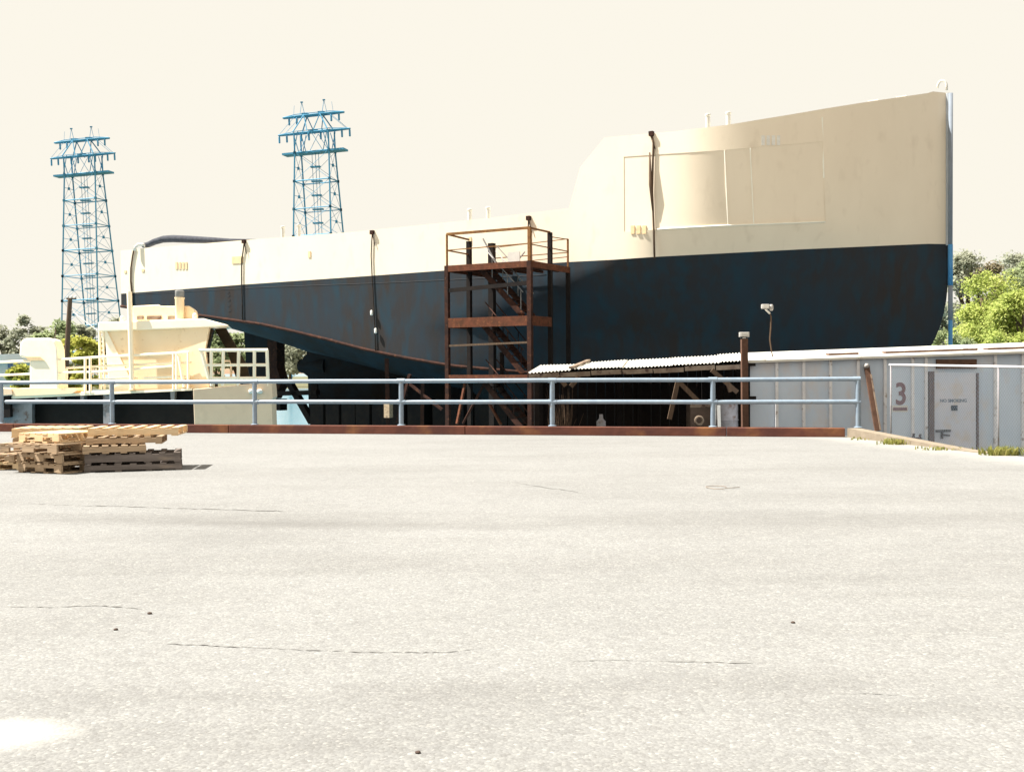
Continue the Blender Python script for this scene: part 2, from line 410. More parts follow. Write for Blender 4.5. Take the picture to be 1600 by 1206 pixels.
# far banks
def bank(name, pts, zt):
    tag(MB().prism([V((x, y, zt)) for x, y in pts], (0, 0, -2)).build(name, M['bank']), kind='structure')
bank('far_bank', [(-260, 184), (-60, 182), (0, 183), (90, 186), (90, 700), (-260, 700)], -1.1)
bank('near_bank', [(27, 66), (60, 58), (140, 60), (400, 160), (400, 600), (91, 600), (91, 150), (40, 110)], -1.0)
mb = MB()
for i in range(60):
    a = lerp(-90, 60, i / 60); b2 = lerp(-90, 60, (i + 1) / 60)
    mb.box(((a + b2) / 2, 181.4, -1.5), (b2 - a - .04, .5, .8 + .05 * random.random()))
tag(mb.build('seawall', M['house']), 'low whitish seawall along the far shore seen below the stern', 'seawall')

# cracks and pale patches in the yard
def ribbon(mb, pix, wpx, z=.004, jag=.5):
    pts = []
    for i in range(len(pix) - 1):
        n = max(2, int(abs(pix[i + 1][0] - pix[i][0]) / 7))
        for k in range(n):
            t = k / n
            pts.append((lerp(pix[i][0], pix[i + 1][0], t), lerp(pix[i][1], pix[i + 1][1], t) + random.uniform(-jag, jag) * 1.3))
    pts.append(pix[-1])
    rows = [[], []]
    for i, (x, y) in enumerate(pts):
        ww = wpx * .7 * random.uniform(.05, 1) ** 1.3 * min(1, i / 6, (len(pts) - 1 - i) / 6) + .05
        a, b2 = G(x, y - ww / 2), G(x, y + ww / 2); a.z = b2.z = z
        rows[0].append(a); rows[1].append(b2)
    mb.grid(rows)
mb = MB()
ribbon(mb, [(36, 787), (140, 790), (240, 793), (375, 797), (460, 799)], 1.6)
ribbon(mb, [(800, 754), (850, 761), (920, 772)], 1.0)
ribbon(mb, [(230, 1004), (330, 1009), (420, 1013), (560, 1019), (700, 1019), (790, 1007)], 1.7)
ribbon(mb, [(890, 1034), (960, 1031), (1040, 1033), (1200, 1037)], 1.6)
ribbon(mb, [(0, 947), (70, 949), (150, 946), (235, 952)], 1.8)
ribbon(mb, [(1300, 1085), (1360, 1083), (1410, 1087)], 1.4)
tag(mb.build('asphalt_cracks', M['crack']), kind='structure')
def blot(name, cx, cy, rx, ry, m, seed, z=.004, kind='structure'):
    rr = random.Random(seed); n = 40; pts = []
    for k in range(n):
        a = 2 * math.pi * k / n; q = 1 + rr.uniform(-.16, .16)
        p = G(cx + rx * q * math.cos(a), cy + ry * q * math.sin(a)); p.z = z; pts.append(p)
    c = G(cx, cy); c.z = z
    mb = MB().add([c] + pts, [(0, k + 1, (k + 1) % n + 1) for k in range(n)])
    return tag(mb.build(name, m), kind=kind)

# small stones and a loop of wire
def pebble(px, py, r, label):
    c = G(px, py); mb = MB(); rr = random.Random(int(px))
    prof = [(r * .7, 0), (r, r * .25), (r * .8, r * .6), (r * .3, r * .8)]
    mb.lathe(c, prof, 9)
    mb.v = [(x + rr.uniform(-.1, .1) * r, y + rr.uniform(-.1, .1) * r, z) for x, y, z in mb.v]
    tag(mb.build('pebble', M['stone'], smooth=True), label, 'pebble', 'loose stones on the asphalt')
pebble(234, 959, .016, 'small dark pebble on the asphalt in front of the pallets')
pebble(181, 984, .014, 'tiny brown pebble left of and nearer than the other pebble in front of the pallets')
pebble(653, 1176, .012, 'lone dark pebble near the bottom middle of the asphalt')
pebble(1239, 973, .014, 'tiny dark pebble alone on the right half of the asphalt')
c = G(1120, 763)
mb = MB().tube([c + V((.12 * math.cos(a) * (1 + .15 * math.sin(3 * a)), .2 * math.sin(a), .015)) for a in [i * .35 for i in range(17)]] + [c + V((.3, .05, .01))], .0035, 6)
tag(mb.build('wire_loop', M['fascia'], smooth=True), 'thin bent loop of wire lying on the pale asphalt', 'wire')

# kerb stringer
mb = MB()
a0 = RA + RD * -30; a1 = onrail(1320)
segs = [-30]; 
ln = (a1 - RA).length
t = -30
while t < ln - 2:
    t2 = min(ln, t + 6.1)
    if ln - t2 < 2: t2 = ln
    p = RA + RD * (t + .008); q = RA + RD * (t2 - .008)
    zz = random.uniform(-.006, .006)
    mb.hexa([p - RN * .16, q - RN * .16, q + RN * .16, p + RN * .16] + [x + V((0, 0, CZ + zz)) for x in (p - RN * .16, q - RN * .16, q + RN * .16, p + RN * .16)])
    t = t2
tag(mb.build('kerb_stringer', M['curb'], bevel=.012), 'long rusty brown kerb beam under the pipe railing', 'kerb')
mb = MB()
ka, kb = onrail(1323), EB
k0 = onrail(1323, -.16)
side = V((1, .12, 0)).normalized() * .28
n = 10; A_, B_ = [], []
pa = k0; rows = [[], [], [], []]
for i in range(n + 1):
    t = i / n
    p = pa.lerp(V((EB.x, EB.y, 0)), t); h = lerp(.2, .015, min(1, t * 1.15))
    rows[0].append(p); rows[1].append(p + V((0, 0, h))); rows[2].append(p + side + V((0, 0, h))); rows[3].append(p + side + V((0, 0, -.5)))
mb.grid(rows); mb.add([rows[k][0] for k in range(4)], [(0, 1, 2, 3)]); mb.add([rows[k][-1] for k in range(4)], [(3, 2, 1, 0)])
tag(mb.build('concrete_kerb', M['concrete']), 'low tan concrete kerb sloping down toward the shed door', 'kerb')

# pipe railing
r0 = onrail(2)
rl = thing('pipe_railing', 'long two-bar grey pipe railing standing on the rusty kerb beam', 'railing', r0 + V((0, 0, CZ)))
ZT, ZM = 1.28, .775
for px in (2, 175, 398, 627, 863, 1114, 1341):
    b0 = onrail(px)
    mb = MB().tube([b0 + V((0, 0, CZ - .01)), b0 + V((0, 0, ZT - .01))], .058, 12)
    mb.lathe(b0 + V((0, 0, CZ)), [(.1, 0), (.1, .015), (.065, .03)], 12)
    if px > 10:
        for zc_ in (ZT, ZM):
            mb.tube([b0 - RD * .10 + V((0, 0, zc_)), b0 + RD * (.10 if px < 1300 else .05) + V((0, 0, zc_))], .059, 12)
    mb.build('post', M['galv'], rl, smooth=True, angle=40)
e1 = onrail(1341)
for nm, z, xs in (('top_rail', ZT, 2), ('mid_rail', ZM, 9)):
    p = onrail(xs)
    pts = [p.lerp(e1, i / 12) + V((0, 0, z + .004 * math.sin(i * 1.7))) for i in range(13)]
    MB().tube(pts, .05, 12).build(nm, M['galv'], rl, smooth=True, angle=40)

# grass tufts at the kerb
def tuft(px, py, wpx, n, h, name='grass_tuft'):
    mb = MB()
    for i in range(n):
        c = G(px + random.gauss(0, wpx / 2.2), py + random.uniform(-2.5, 1.0)); c.z = 0
        hh = h * random.uniform(.35, 1); a = random.uniform(0, 6.28); d = V((math.cos(a), math.sin(a), 0))
        wv = V((-d.y, d.x, 0)) * .012
        t1 = c + d * hh * .25 + V((0, 0, hh * .7)); t2 = c + d * hh * .6 + V((0, 0, hh))
        mb.add([c - wv, c + wv, t1 + wv * .8, t1 - wv * .8, t2], [(0, 1, 2, 3), (3, 2, 4)])
    return tag(mb.build(name, M['grass']), kind='stuff')
tuft(1402, 694, 28, 260, .13)
tuft(1572, 711, 40, 400, .17)
tuft(1476, 703, 40, 90, .07)
tuft(1345, 687, 22, 40, .06)

# ------------------------------------------------------------------ pallets
def pallet(kind, Lg, W, label, H=.145, notch=True):
    o = thing('wooden_pallet', label, 'pallet', (0, 0, 0), 'wooden pallets stacked on the yard')
    m = M[kind]
    bt = .02
    for yy in (-W / 2 + .02, 0, W / 2 - .02):
        z0, z1 = bt, H - bt
        h2 = Lg / 2
        if notch:
            pr = [(-h2, z0), (-h2 * .68, z0), (-h2 * .68, z0 + .062), (-h2 * .2, z0 + .062), (-h2 * .2, z0), (h2 * .2, z0), (h2 * .2, z0 + .062), (h2 * .68, z0 + .062), (h2 * .68, z0), (h2, z0), (h2, z1), (-h2, z1)]
        else:
            pr = [(-h2, z0), (h2, z0), (h2, z1), (-h2, z1)]
        MB().prism([V((x, yy - .019, z)) for x, z in pr], (0, .038, 0)).build('stringer', m, o)
    def boards(n, z, wid, nm):
        mb = MB()
        for i in range(n):
            x = lerp(-Lg / 2 + wid / 2, Lg / 2 - wid / 2, i / (n - 1)) + random.uniform(-.008, .008)
            mb.box((x, random.uniform(-.008, .008), z), (wid * random.uniform(.9, 1.03), W, bt))
        mb.build(nm, m, o)
    boards(7, H - bt / 2, .095, 'top_boards')
    boards(4, bt / 2, .10, 'bottom_boards')
    return o
def place(o, corner, yaw, Lg, W, z, dx=0, dy=0):
    ex = V((math.cos(yaw), math.sin(yaw), 0)); ey = V((-ex.y, ex.x, 0))
    c = corner - ex * (Lg / 2) + ey * (W / 2) + ex * dx + ey * dy
    o.location = (c.x, c.y, z); o.rotation_euler = (0, 0, yaw)
ca = G(95, 741)
y28 = R(-27)
S = [('woodold', 0, 0, y28, .92, 1.0, 'tan weathered pallet at the bottom of the front left stack'),
     ('woodold', .0, .02, y28, .98, 1.0, 'second pallet from the ground in the front left stack, with notched sides'),
     ('woodold', -.02, -.06, R(-21), 1.1, 1.05, 'wide third pallet from the ground in the front left stack, twisted from those below'),
     ('wood', -.16, .12, R(-24), .82, .95, 'small orange-tinted pallet topmost in the front left stack')]
z = .003
for k, dx, dy, yw, Lg, W, lb in S:
    o = pallet(k, Lg, W, lb); place(o, ca, yw, Lg, W, z, dx, dy); z += .150
cb = G(284, 734)
S = [('woodgrey', 0, 0, R(16), 1.42, .95, 'long grey weathered pallet lying on the ground behind the front stack', .118),
     ('woodgrey', -.02, .02, R(15), 1.40, .95, 'long dark grey pallet second from the ground in the rear stack', .15),
     ('woodold', -.52, .05, R(19), .92, .9, 'short tan pallet in the middle of the rear stack, pushed well in from the end', .12),
     ('woodold', -.30, .08, R(12), 1.12, .9, 'fourth pallet from the ground in the rear stack, just below its light pine top', .115),
     ('wood', -.07, .12, R(7), 1.36, .9, 'light new pine pallet on top of the rear stack overhanging those below', .13)]
z = .003
for k, dx, dy, yw, Lg, W, lb, H in S:
    o = pallet(k, Lg, W, lb, H=H, notch=False); place(o, cb, yw, Lg, W, z, dx, dy); z += H + .005
cc = G(128, 728)
z = .003
for i, (k, lb) in enumerate([('woodold', 'bottom pallet of the hidden stack behind the front left stack'), ('woodold', 'second pallet of the hidden stack behind the front left stack'),
                             ('woodold', 'third pallet of the hidden stack behind the front left stack'), ('wood', 'light pine pallet whose top boards show above the orange-tinted pallet')]):
    H = .15
    o = pallet(k, 1.05, .95, lb, H=H, notch=False); place(o, cc, R(9 - i), 1.05, .95, z, -.02 * i, .05); z += H + .005
cd_ = G(20, 738)
z = .003
for i, (k, lb) in enumerate([('wood', 'pale pallet on the ground at the left edge beside the front left stack'), ('woodold', 'upper of two pallets at the left edge beside the front left stack')]):
    o = pallet(k, 1.0, 1.0, lb, H=.12); place(o, cd_, R(-12 + 8 * i), 1.0, 1.0, z, -.10 - .06 * i, .35); z += .125

# ------------------------------------------------------------------ ship
A30 = R(30)
SE = V((math.cos(A30), -math.sin(A30), 0)); SN = V((math.sin(A30), math.cos(A30), 0))
N0, HB = 37.35, 5.5
NC = N0 + HB
def SP(s, n, z): return SE * s + SN * n + V((0, 0, z))
def s_of_px(px, nfun):
    lo, hi = -60.0, 5.0
    for _ in range(60):
        m = (lo + hi) / 2
        if proj(SP(m, nfun(m), 3))[0] < px: lo = m
        else: hi = m
    return lo
def z_of_py(s, n, py, px):
    d = proj(SP(s, n, 3))[2]
    return P(px, py, d).z
S_ST = s_of_px(1481, lambda s: NC)
def plan(s, s1, p, send):
    u = min(1, max(0, (s - s1) / (send - s1)))
    return N0 + HB * u ** p
ROWP = {'T': (-14.2, 1.7), 'W': (-14.3, 1.7), 'D': (-15.4, 1.7), 'P': (-17.0, 1.68)}
def rowN(k): return lambda s: plan(s, ROWP[k][0], ROWP[k][1], S_ST)
LINES = {
    'T': [(190, 392), (218, 389), (390, 375), (540, 364), (760, 342), (890, 326), (908, 262), (946, 216), (1060, 206), (1140, 196), (1250, 178), (1290, 171), (1360, 160), (1450, 147), (1458, 144.5), (1490, 142)],
    'W': [(190, 405), (580, 378), (890, 343), (908, 275), (946, 250), (976, 246), (1128, 236), (1290, 222), (1490, 204)],
    'D': [(190, 425), (580, 402), (890, 369), (1025, 359), (1128, 353), (1290, 347), (1490, 338)],
    'P': [(190, 459), (345, 447.6), (378, 445), (582, 431), (694, 423), (830, 413.5), (891, 409.5), (960, 406), (1027, 401.5), (1250, 390), (1490, 379.5)]}
ZL = {}
for k, ln in LINES.items():
    xs = sorted(set([p[0] for p in ln] + list(range(190, 1480, 30))))
    pts = []
    for x in xs:
        if x > 1481: continue
        s = s_of_px(x, rowN(k)); pts.append((s, z_of_py(s, rowN(k)(s), interp(x, ln), x)))
    ZL[k] = pts
S_A = s_of_px(190, lambda s: N0)
def zl(k, s): return interp(s, ZL[k])
sp_px = lambda x, k: s_of_px(x, rowN(k))
special = [sp_px(890, 'T'), sp_px(908, 'T'), sp_px(946, 'T'), sp_px(976, 'D'), sp_px(1290, 'D'), sp_px(1458, 'T'), sp_px(1450, 'T')]
stn = sorted(set([S_A + (S_ST - S_A) * i / 90 for i in range(91)] + special))
# drop regular stations that crowd the special ones
stn = [s for s in stn if s in special or s in (S_A,) or all(abs(s - q) > .12 for q in special)]
if stn[-1] != S_ST: stn[-1] = S_ST
I975 = stn.index(special[3]); I1290 = stn.index(special[4])
FORE = [(1481, 400), (1481, 446), (1478.5, 471), (1472.5, 501), (1464, 523), (1454, 543), (1436, 570), (1410, 592), (1360, 612), (1280, 632)]
fs_ = []
for x, y in FORE:
    s = s_of_px(x, lambda s: NC); fs_.append((z_of_py(s, NC, y, x), s))
fs_.sort()
def stem_s(z): return interp(z, fs_)
CH = [(190, 479), (250, 487), (309, 493), (356, 500), (408, 507.5), (455, 518), (510, 531.5), (565, 546.5), (620, 558.5), (703, 574)]
zc = []
for x, y in CH:
    s = s_of_px(x, lambda s: N0); zc.append((s, z_of_py(s, N0, y, x)))
zc += [(-21, 1.35), (-16, .9), (-10, .5), (-5, .3)]
def z_ch(s): return interp(s, zc)
KEEL = -.45
ship = thing('cargo_ship', 'large ship with cream upper hull and blue-black lower hull standing in the dock', 'ship', SP(-25, NC, KEEL))
upper = [[SP(s, rowN(k)(s), zl(k, s)) for s in stn] for k in ('T', 'W', 'D', 'P')]
def mirror(rows):
    out = []
    for r in rows:
        rr = []
        for p in r:
            nn = p.dot(SN); rr.append(p + SN * (2 * (NC - nn)))
        out.append(rr)
    return out
rec = lambda i, j: i == 1 and I975 <= j < I1290
# refine rows vertically so that the flare is smooth
mb = MB()
mb.grid(upper, rec)
far = mirror(upper); mb.grid([r[::-1] for r in far])
# transom
for i in range(3):
    mb.add([upper[i][0], upper[i + 1][0], far[i + 1][0], far[i][0]], [(0, 1, 2, 3)])
uh = mb.build('upper_hull', M['cream'], ship, smooth=True, angle=28)
# bulwark inner face + decks
inn = [[p + SN * .12 for p in upper[0]], [SP(s, max(rowN('T')(s), rowN('W')(s), rowN('D')(s)) + .12, zl('T', s) - .95) for s in stn]]
mb = MB(); mb.grid([inn[0], inn[1]]); mb.grid([upper[0], inn[0]])
fi = mirror(inn); mb.grid([inn[1], fi[1]])
mb.build('deck', M['ledge'], ship)
# recess
sa, sb = stn[I975], stn[I1290]
na, nb = .14, .05
wa = [SP(sa, rowN('W')(sa), zl('W', sa)), SP(sb, rowN('W')(sb), zl('W', sb))]
da = [SP(sa, rowN('D')(sa), zl('D', sa)), SP(sb, rowN('D')(sb), zl('D', sb))]
Wt = [upper[1][j] for j in range(I975, I1290 + 1)]; Dt = [upper[2][j] for j in range(I975, I1290 + 1)]
nn = len(Wt)
def chord(row):                             # flat panel bridging the curve of the shell
    a, b2 = row[0] + SN * na, row[-1] + SN * nb
    out = []
    for p in row:
        t = (p.dot(SE) - a.dot(SE)) / (b2.dot(SE) - a.dot(SE)); q = a.lerp(b2, t); q.z = p.z; out.append(q)
    return out
din, win = [p + SN * .016 for p in Dt], [p + SN * .016 for p in Wt]
mb = MB(); mb.grid([Wt, win, din, Dt])
mb.add([Wt[0], win[0], din[0], Dt[0]], [(0, 1, 2, 3)]); mb.add([Wt[-1], win[-1], din[-1], Dt[-1]], [(3, 2, 1, 0)])
mb.build('recessed_bulkhead', M['cream'], ship, smooth=True, angle=30)
# seams on the recessed bulkhead
mb = MB()
for x in (1128, 1168):
    j = min(range(nn), key=lambda q: abs(proj(din[q])[0] - x))
    mb.bar(din[j] - SN * .01, win[j] - SN * .01, .04, .02, SN)
mb.build('bulkhead_stiffener', M['ledge'], ship)
# ledge line (rubbing bar) on the deck edge and stiffener on the shell
mb = MB()
js = [j for j in range(I975 + 3, I1290 + 1)]
mb.tube([upper[2][j] - SN * .005 for j in js], .028, 8)
mb.build('rub_rail', M['ledge'], ship, smooth=True)
j = I1290
mb = MB().bar(upper[2][j].lerp(upper[1][j], .55) - SN * .0, upper[1][j].lerp(upper[0][j], .75) - SN * .0, .05, .05, SN)
mb.build('shell_stiffener', M['ledge'], ship)
# lower hull
def brow(f):
    r = []
    send = S_ST
    for _ in range(12 if f > 0 else 0):
        send = lerp(send, stem_s(lerp(zl('P', send), z_ch(send), f)), .6)
    s1 = ROWP['P'][0] - 9.0 * min(1, f * 1.6); p = ROWP['P'][1] - .08 * f
    for s in stn:
        q = S_A + (s - S_A) * (send - S_A) / (S_ST - S_A)
        z = lerp(zl('P', q), z_ch(q), f)
        r.append(SP(q, plan(q, s1, p, send), z))
    return r
fr = [0, .06, .12, .2, .28, .36, .44, .52, .6, .68, .76, .84, .92, 1.0]
low = [brow(f) for f in fr]
def inset(row, dn, dz, zmin):
    out = []
    for p in row:
        s = p.dot(SE); n = p.dot(SN)
        k = interp(s, [(-43, .25), (-38, .5), (-34, 1.0), (0, 1.0)])
        room = max(0, NC - n)
        out.append(SP(s, n + min(dn, room), max(zmin, p.z - dz * k)))
    return out
bil = inset(low[-1], .95, .72, KEEL + .25)
bot = inset(bil, 1.6, .35, KEEL)
bot = [V((p.x, p.y, min(p.z, interp(p.dot(SE), [(-45, 9), (-30, 9), (-24, KEEL + .3), (-20, KEEL), (0, KEEL)])))) for p in bot]
cen = [SP(p.dot(SE), NC, min(p.z, interp(p.dot(SE), [(-45, 9), (-30, 9), (-24, KEEL + .1), (-20, KEEL), (0, KEEL)]))) for p in bot]
side_rows = low
mb = MB(); mb.grid(side_rows); lf = mirror(side_rows); mb.grid([r[::-1] for r in lf])
for i in range(len(side_rows) - 1):
    mb.add([side_rows[i][0], side_rows[i + 1][0], lf[i + 1][0], lf[i][0]], [(0, 1, 2, 3)])
mb.build('lower_hull', M['black'], ship, smooth=True, angle=35)
br = [low[-1], bil, bot, cen]
mb = MB(); mb.grid(br); bf = mirror(br); mb.grid([r[::-1] for r in bf])
for i in range(len(br) - 1):
    mb.add([br[i][0], br[i + 1][0], bf[i + 1][0], bf[i][0]], [(0, 1, 2, 3)])
mb.build('bilge', M['bottom'], ship, smooth=True, angle=25)
# chine strake and seam below the paint line
def hullrow(f, off):
    out = []
    for p in brow(f):
        out.append(p - SN * off)
    return out
r = hullrow(.985, .01); mb = MB().tube([p for p in r if p.dot(SE) < -14], .07, 6)
mb.build('chine_strake', M['darkrust'], ship, smooth=True)
r = hullrow(.10, .0); mb = MB().tube([p for p in r if p.dot(SE) < -20], .012, 5)
mb.build('weld_seam', M['seam'], ship, smooth=True)
# stem bar
zt = zl('T', S_ST)
MB().tube([SP(S_ST + .02, NC, zt - .02), SP(S_ST + .02, NC, z_of_py(S_ST, NC, 384, 1479))], .10, 12).build('stem_bar', M['stem'], ship, smooth=True, angle=40)
MB().tube([SP(S_ST + .02, NC, z_of_py(S_ST, NC, 384, 1479)), SP(S_ST + .0, NC, z_of_py(S_ST, NC, 446, 1481))], .05, 12).build('stem_bar', M['black'], ship, smooth=True, angle=40)
# bow ring on the stem head
c = P(1472, 142, proj(SP(S_ST, NC, 5))[2] + .3)
MB().tube([c + SE * (.16 * math.cos(a)) + V((0, 0, .12 + .24 * math.sin(a) if a > 0 else 0)) for a in [i * math.pi / 10 for i in range(11)]], .045, 8).build('bow_ring', M['pale'], ship, smooth=True)
for px, py in ((1362, 153), (1406, 149.5)):
    s = sp_px(px, 'T'); p = SP(s, rowN('T')(s) + .35, zl('T', s))
    mb = MB().box(p + V((0, 0, .06)), (.36, .14, .1), (SE, SN, (0, 0, 1))).box(p + V((0, 0, -.1)), (.12, .12, .26), (SE, SN, (0, 0, 1)))
    mb.build('fairlead', M['pale'], ship)
# bollards
for px, py, h in ((442, 366, 12), (467, 364, 13), (734, 344, 17), (763, 342, 18), (1106, 197, 18), (1138, 193, 17)):
    d = proj(SP(sp_px(px, 'T'), N0 + 1.2, 5))[2]
    p = P(px, py, d); hh = h * d / F
    MB().lathe(p + V((0, 0, -.5)), [(.085, 0), (.085, hh + .42), (.105, hh + .44), (.105, hh + .5), (.07, hh + .52)], 14).build('bollard', M['pale'], ship, smooth=True, angle=40)
# vents, scuppers, louvres on the side
def on_hull(px, py, off=-.02, k=None):
    k = k or ('D')
    s = s_of_px(px, rowN(k)); n = rowN(k)(s)
    return SP(s, n + off, z_of_py(s, n, py, px))
def tangent(px, k='D'):
    a, b2 = on_hull(px - 4, 380, 0, k), on_hull(px + 4, 380, 0, k); d = b2 - a; d.z = 0; return d.normalized()
def louvre(px0, px1, py0, py1, n, k, m, nm='louvre'):
    mb = MB(); tx = tangent((px0 + px1) / 2, k)
    ny = V((tx.y, -tx.x, 0)); 
    for i in range(n):
        x = lerp(px0, px1, (i + .5) / n)
        p0, p1 = on_hull(x, py0, 0, k), on_hull(x, py1, 0, k)
        wd = (on_hull(px1, py0, 0, k) - on_hull(px0, py0, 0, k)).length / n * .62
        c = (p0 + p1) / 2
        mb.box(c, (wd, .05, p0.z - p1.z), (tx, ny, (0, 0, 1)))
    mb.build(nm, m, ship)
louvre(275, 295, 410, 421, 4, 'D', M['vent'])
louvre(195, 200, 423, 427, 1, 'D', M['vent'], 'scupper')
louvre(222, 228, 421, 425, 1, 'D', M['vent'], 'scupper')
louvre(359, 386, 401, 412, 1, 'D', M['vent'], 'side_hatch')
louvre(482, 488, 393, 403, 1, 'D', M['vent'], 'scupper')
louvre(985, 1012, 353, 366, 3, 'D', M['vent'])
louvre(1189, 1221, 213, 228, 4, 'W', M['tag'])
louvre(732, 739, 371, 383, 1, 'D', M['vent'], 'scupper')
# draught marks
mb = MB()
for i, yy in enumerate((457, 463, 470, 478, 486)):
    p = on_hull(357 + i * .4, yy, -.004, 'P'); mb.box(p, (.10, .01, .07), (SE, SN, (0, 0, 1))); mb.box(p + SE * .09 + V((0, 0, .02)), (.04, .01, .09), (SE, SN, (0, 0, 1)))
mb.build('draught_marks', M['seam'], ship)
# deadwood, stern tube, rudder, stock
s488 = s_of_px(489, lambda s: NC); zdw = lambda y, x: z_of_py(s_of_px(x, lambda s: NC), NC, y, x)
prof = [(s488, zdw(533, 440) + .8), (s488 - .1, zdw(553, 480)), (s488 - .55, zdw(566, 475)), (s488 - .6, zdw(578, 475)), (s488 - .05, zdw(588, 486)), (s488, KEEL), (-14, KEEL), (-14, 1.2), (-24, 1.6), (-30, 2.6)]
mb = MB().prism([SP(s, NC - .35, z) for s, z in prof], SN * .7)
mb.build('deadwood', M['bottom'], ship)
c = SP(s488 - .5, NC, zdw(572, 475)); MB().tube([c - SE * .25, c + SE * 1.5], [.34, .5], 14).build('stern_tube', M['bottom'], ship, smooth=True, angle=40)
sr0, sr1 = s_of_px(383, lambda s: NC), s_of_px(428, lambda s: NC)
zr = lambda y: z_of_py(sr0, NC, y, 405)
mb = MB().prism([SP(sr0, NC - .12, zr(505)), SP(sr0 + .15, NC - .12, zr(560)), SP(sr0, NC - .12, zr(600)), SP(sr1 - .2, NC - .12, zr(640)), SP(sr1 - .2, NC - .12, zr(505))], SN * .24)
mb.build('rudder', M['bottom'], ship)
mb = MB().prism([SP(sr1 - .16, NC - .3, zr(500)), SP(sr1 + .45, NC - .3, zr(500)), SP(sr1 + .45, NC - .3, zr(575)), SP(sr1 + .75, NC - .3, zr(598)), SP(sr1 + .2, NC - .3, zr(622)), SP(sr1 - .16, NC - .3, zr(600))], SN * .6)
mb.build('rudder_post', M['darkrust'], ship)
# stern canvas roll
s0, s1 = sp_px(226, 'T'), sp_px(402, 'T')
path, rad = [], []
pts = [(224, 383, 3.2), (232, 381.5, 3.8), (242, 377, 4.2), (255, 373.2, 4.6), (270, 372.3, 4.8), (300, 373.5, 4.6), (330, 374.8, 4.0), (360, 375.3, 2.6), (385, 374.3, 1.3), (400, 373.6, .5)]
for x, y, rr in pts:
    s = s_of_px(x, lambda s: N0); d = proj(SP(s, N0 + .25, 6))[2]
    path.append(P(x, y + .8, d)); rad.append(rr * 1.2 * d / F)
tag(MB().tube(path, rad, 10).build('canvas_roll', M['hose'], smooth=True), 'dark grey tapering canvas roll lying along the top of the stern bulwark', 'canvas roll')

MB().tube([P(x, y, proj(SP(s_of_px(220, lambda s: N0), N0, 6))[2] - .1) for x, y in ((210, 392), (211.5, 386), (216, 382.3), (222, 382), (227, 384))], .07, 8).build('bulwark_rail_end', M['tag'], ship, smooth=True)
# ropes hanging down the ship side
def hang(px_list, label, r, name='hanging_rope', m='rope', tags=(), hook=True):
    t = thing(name, label, 'rope', on_hull(px_list[0][0], px_list[0][1], -.12), 'ropes hanging down the ship side')
    pts = [on_hull(x, y, -.05) for x, y in px_list]
    MB().tube(pts, r, 6).build('line', M[m], t, smooth=True)
    if hook:
        a = pts[0]
        MB().box(a + V((0, 0, .06)), (.16, .16, .16), (SE, SN, (0, 0, 1))).tube([a, a + SE * .14 + V((0, 0, -.5))], .018, 6).build('hook_block', M['darkrust'], t)
    for x, y in tags:
        p = on_hull(x, y, -.13)
        MB().lathe(p + V((0, 0, -.11)), [(.03, 0), (.06, .03), (.06, .18), (.03, .22)], 10).build('float', M['tag'], t, smooth=True, angle=40)
    return t
hang([(384, 380), (382, 395), (380, 405), (379.5, 430), (380, 470), (380.5, 500)], 'dark rope down the stern side beside the peach coloured hatch', .028)
hang([(584, 366), (583, 378), (582, 400), (583.5, 440), (585.5, 480), (587, 520), (588, 548)], 'dark rope with two white floats left of the stair tower', .024, tags=((584, 489), (590, 517)))
hang([(828, 344), (827, 360), (827, 385), (827.5, 405)], 'short rope hanging above the stair tower', .03)
t = hang([(1020, 213), (1023, 225), (1022, 260), (1021, 300), (1023, 360), (1024, 404)], 'thick brown rope hanging from the top of the forecastle', .04, m='pole')
MB().tube([on_hull(1018, 240, -.1), on_hull(1020, 290, -.14), on_hull(1022, 330, -.1)], [.03, .07, .02], 6).build('slack_coil', M['pole'], t, smooth=True)
hang([(213, 386), (210, 400), (207, 420), (206.5, 440), (208, 458), (209, 490)], 'frayed rope hanging at the stern corner behind the cabin mast', .04, m='pole', hook=False)

# pole beside the stem
pp = G(1485, 560, -.75); dd = proj(SP(S_ST + .35, NC - .3, 0))[2]
b0 = P(1485, 542, dd); t0 = P(1484, 400, dd)
po = thing('guide_pole', 'slim upright blue and grey pole standing beside the bow of the ship', 'pole', P(1485, 560, dd))
MB().tube([P(1485, 700, dd), P(1485, 500, dd)], .075, 10).build('lower_section', M['bluepole'], po, smooth=True)
MB().tube([P(1485, 500, dd), P(1485, 446, dd)], .08, 10).build('middle_section', M['greypole'], po, smooth=True)
MB().tube([P(1485, 446, dd), P(1485, 382, dd)], .085, 10).build('upper_section', M['bluepole'], po, smooth=True)
MB().tube([P(1485, 382, dd), P(1485.5, 146, dd)], .075, 10).build('top_section', M['greypole'], po, smooth=True)

# cradle under the ship
cr = thing('docking_cradle', 'dark timber and steel docking cradle supporting the ship', 'cradle', SP(-30, NC, -2))
mb = MB()
for n_ in (NC - 1.6, NC + 1.6):
    mb.bar(SP(-36.6, n_, -1.55), SP(-8, n_, -1.2), .5, .55)
mb.build('girder', M['dark'], cr)
mb = MB()
blk = [-33.0, -32.1, -31.2, -30.4, -29.5, -28.6, -27.6, -26.3, -25.5, -24.2, -23.4, -22.6, -21.7, -20.9, -20.2, -19.3, -18.4, -17.5, -16.6, -15.6, -14.6, -13.6, -12.6, -11.6, -10.6]
for s in blk:
    for n_ in (NC - 3.0, NC - .2):
        top_z = KEEL if n_ == NC - .2 else .3
        MB().box(SP(s, n_, (top_z - 2) / 2), (.75, .8, top_z + 2), (SE, SN, (0, 0, 1))).build('keel_block', M['dark'], cr)
sx = lambda px, n_: s_of_px(px, lambda s: n_)
nn_ = NC - 2.0
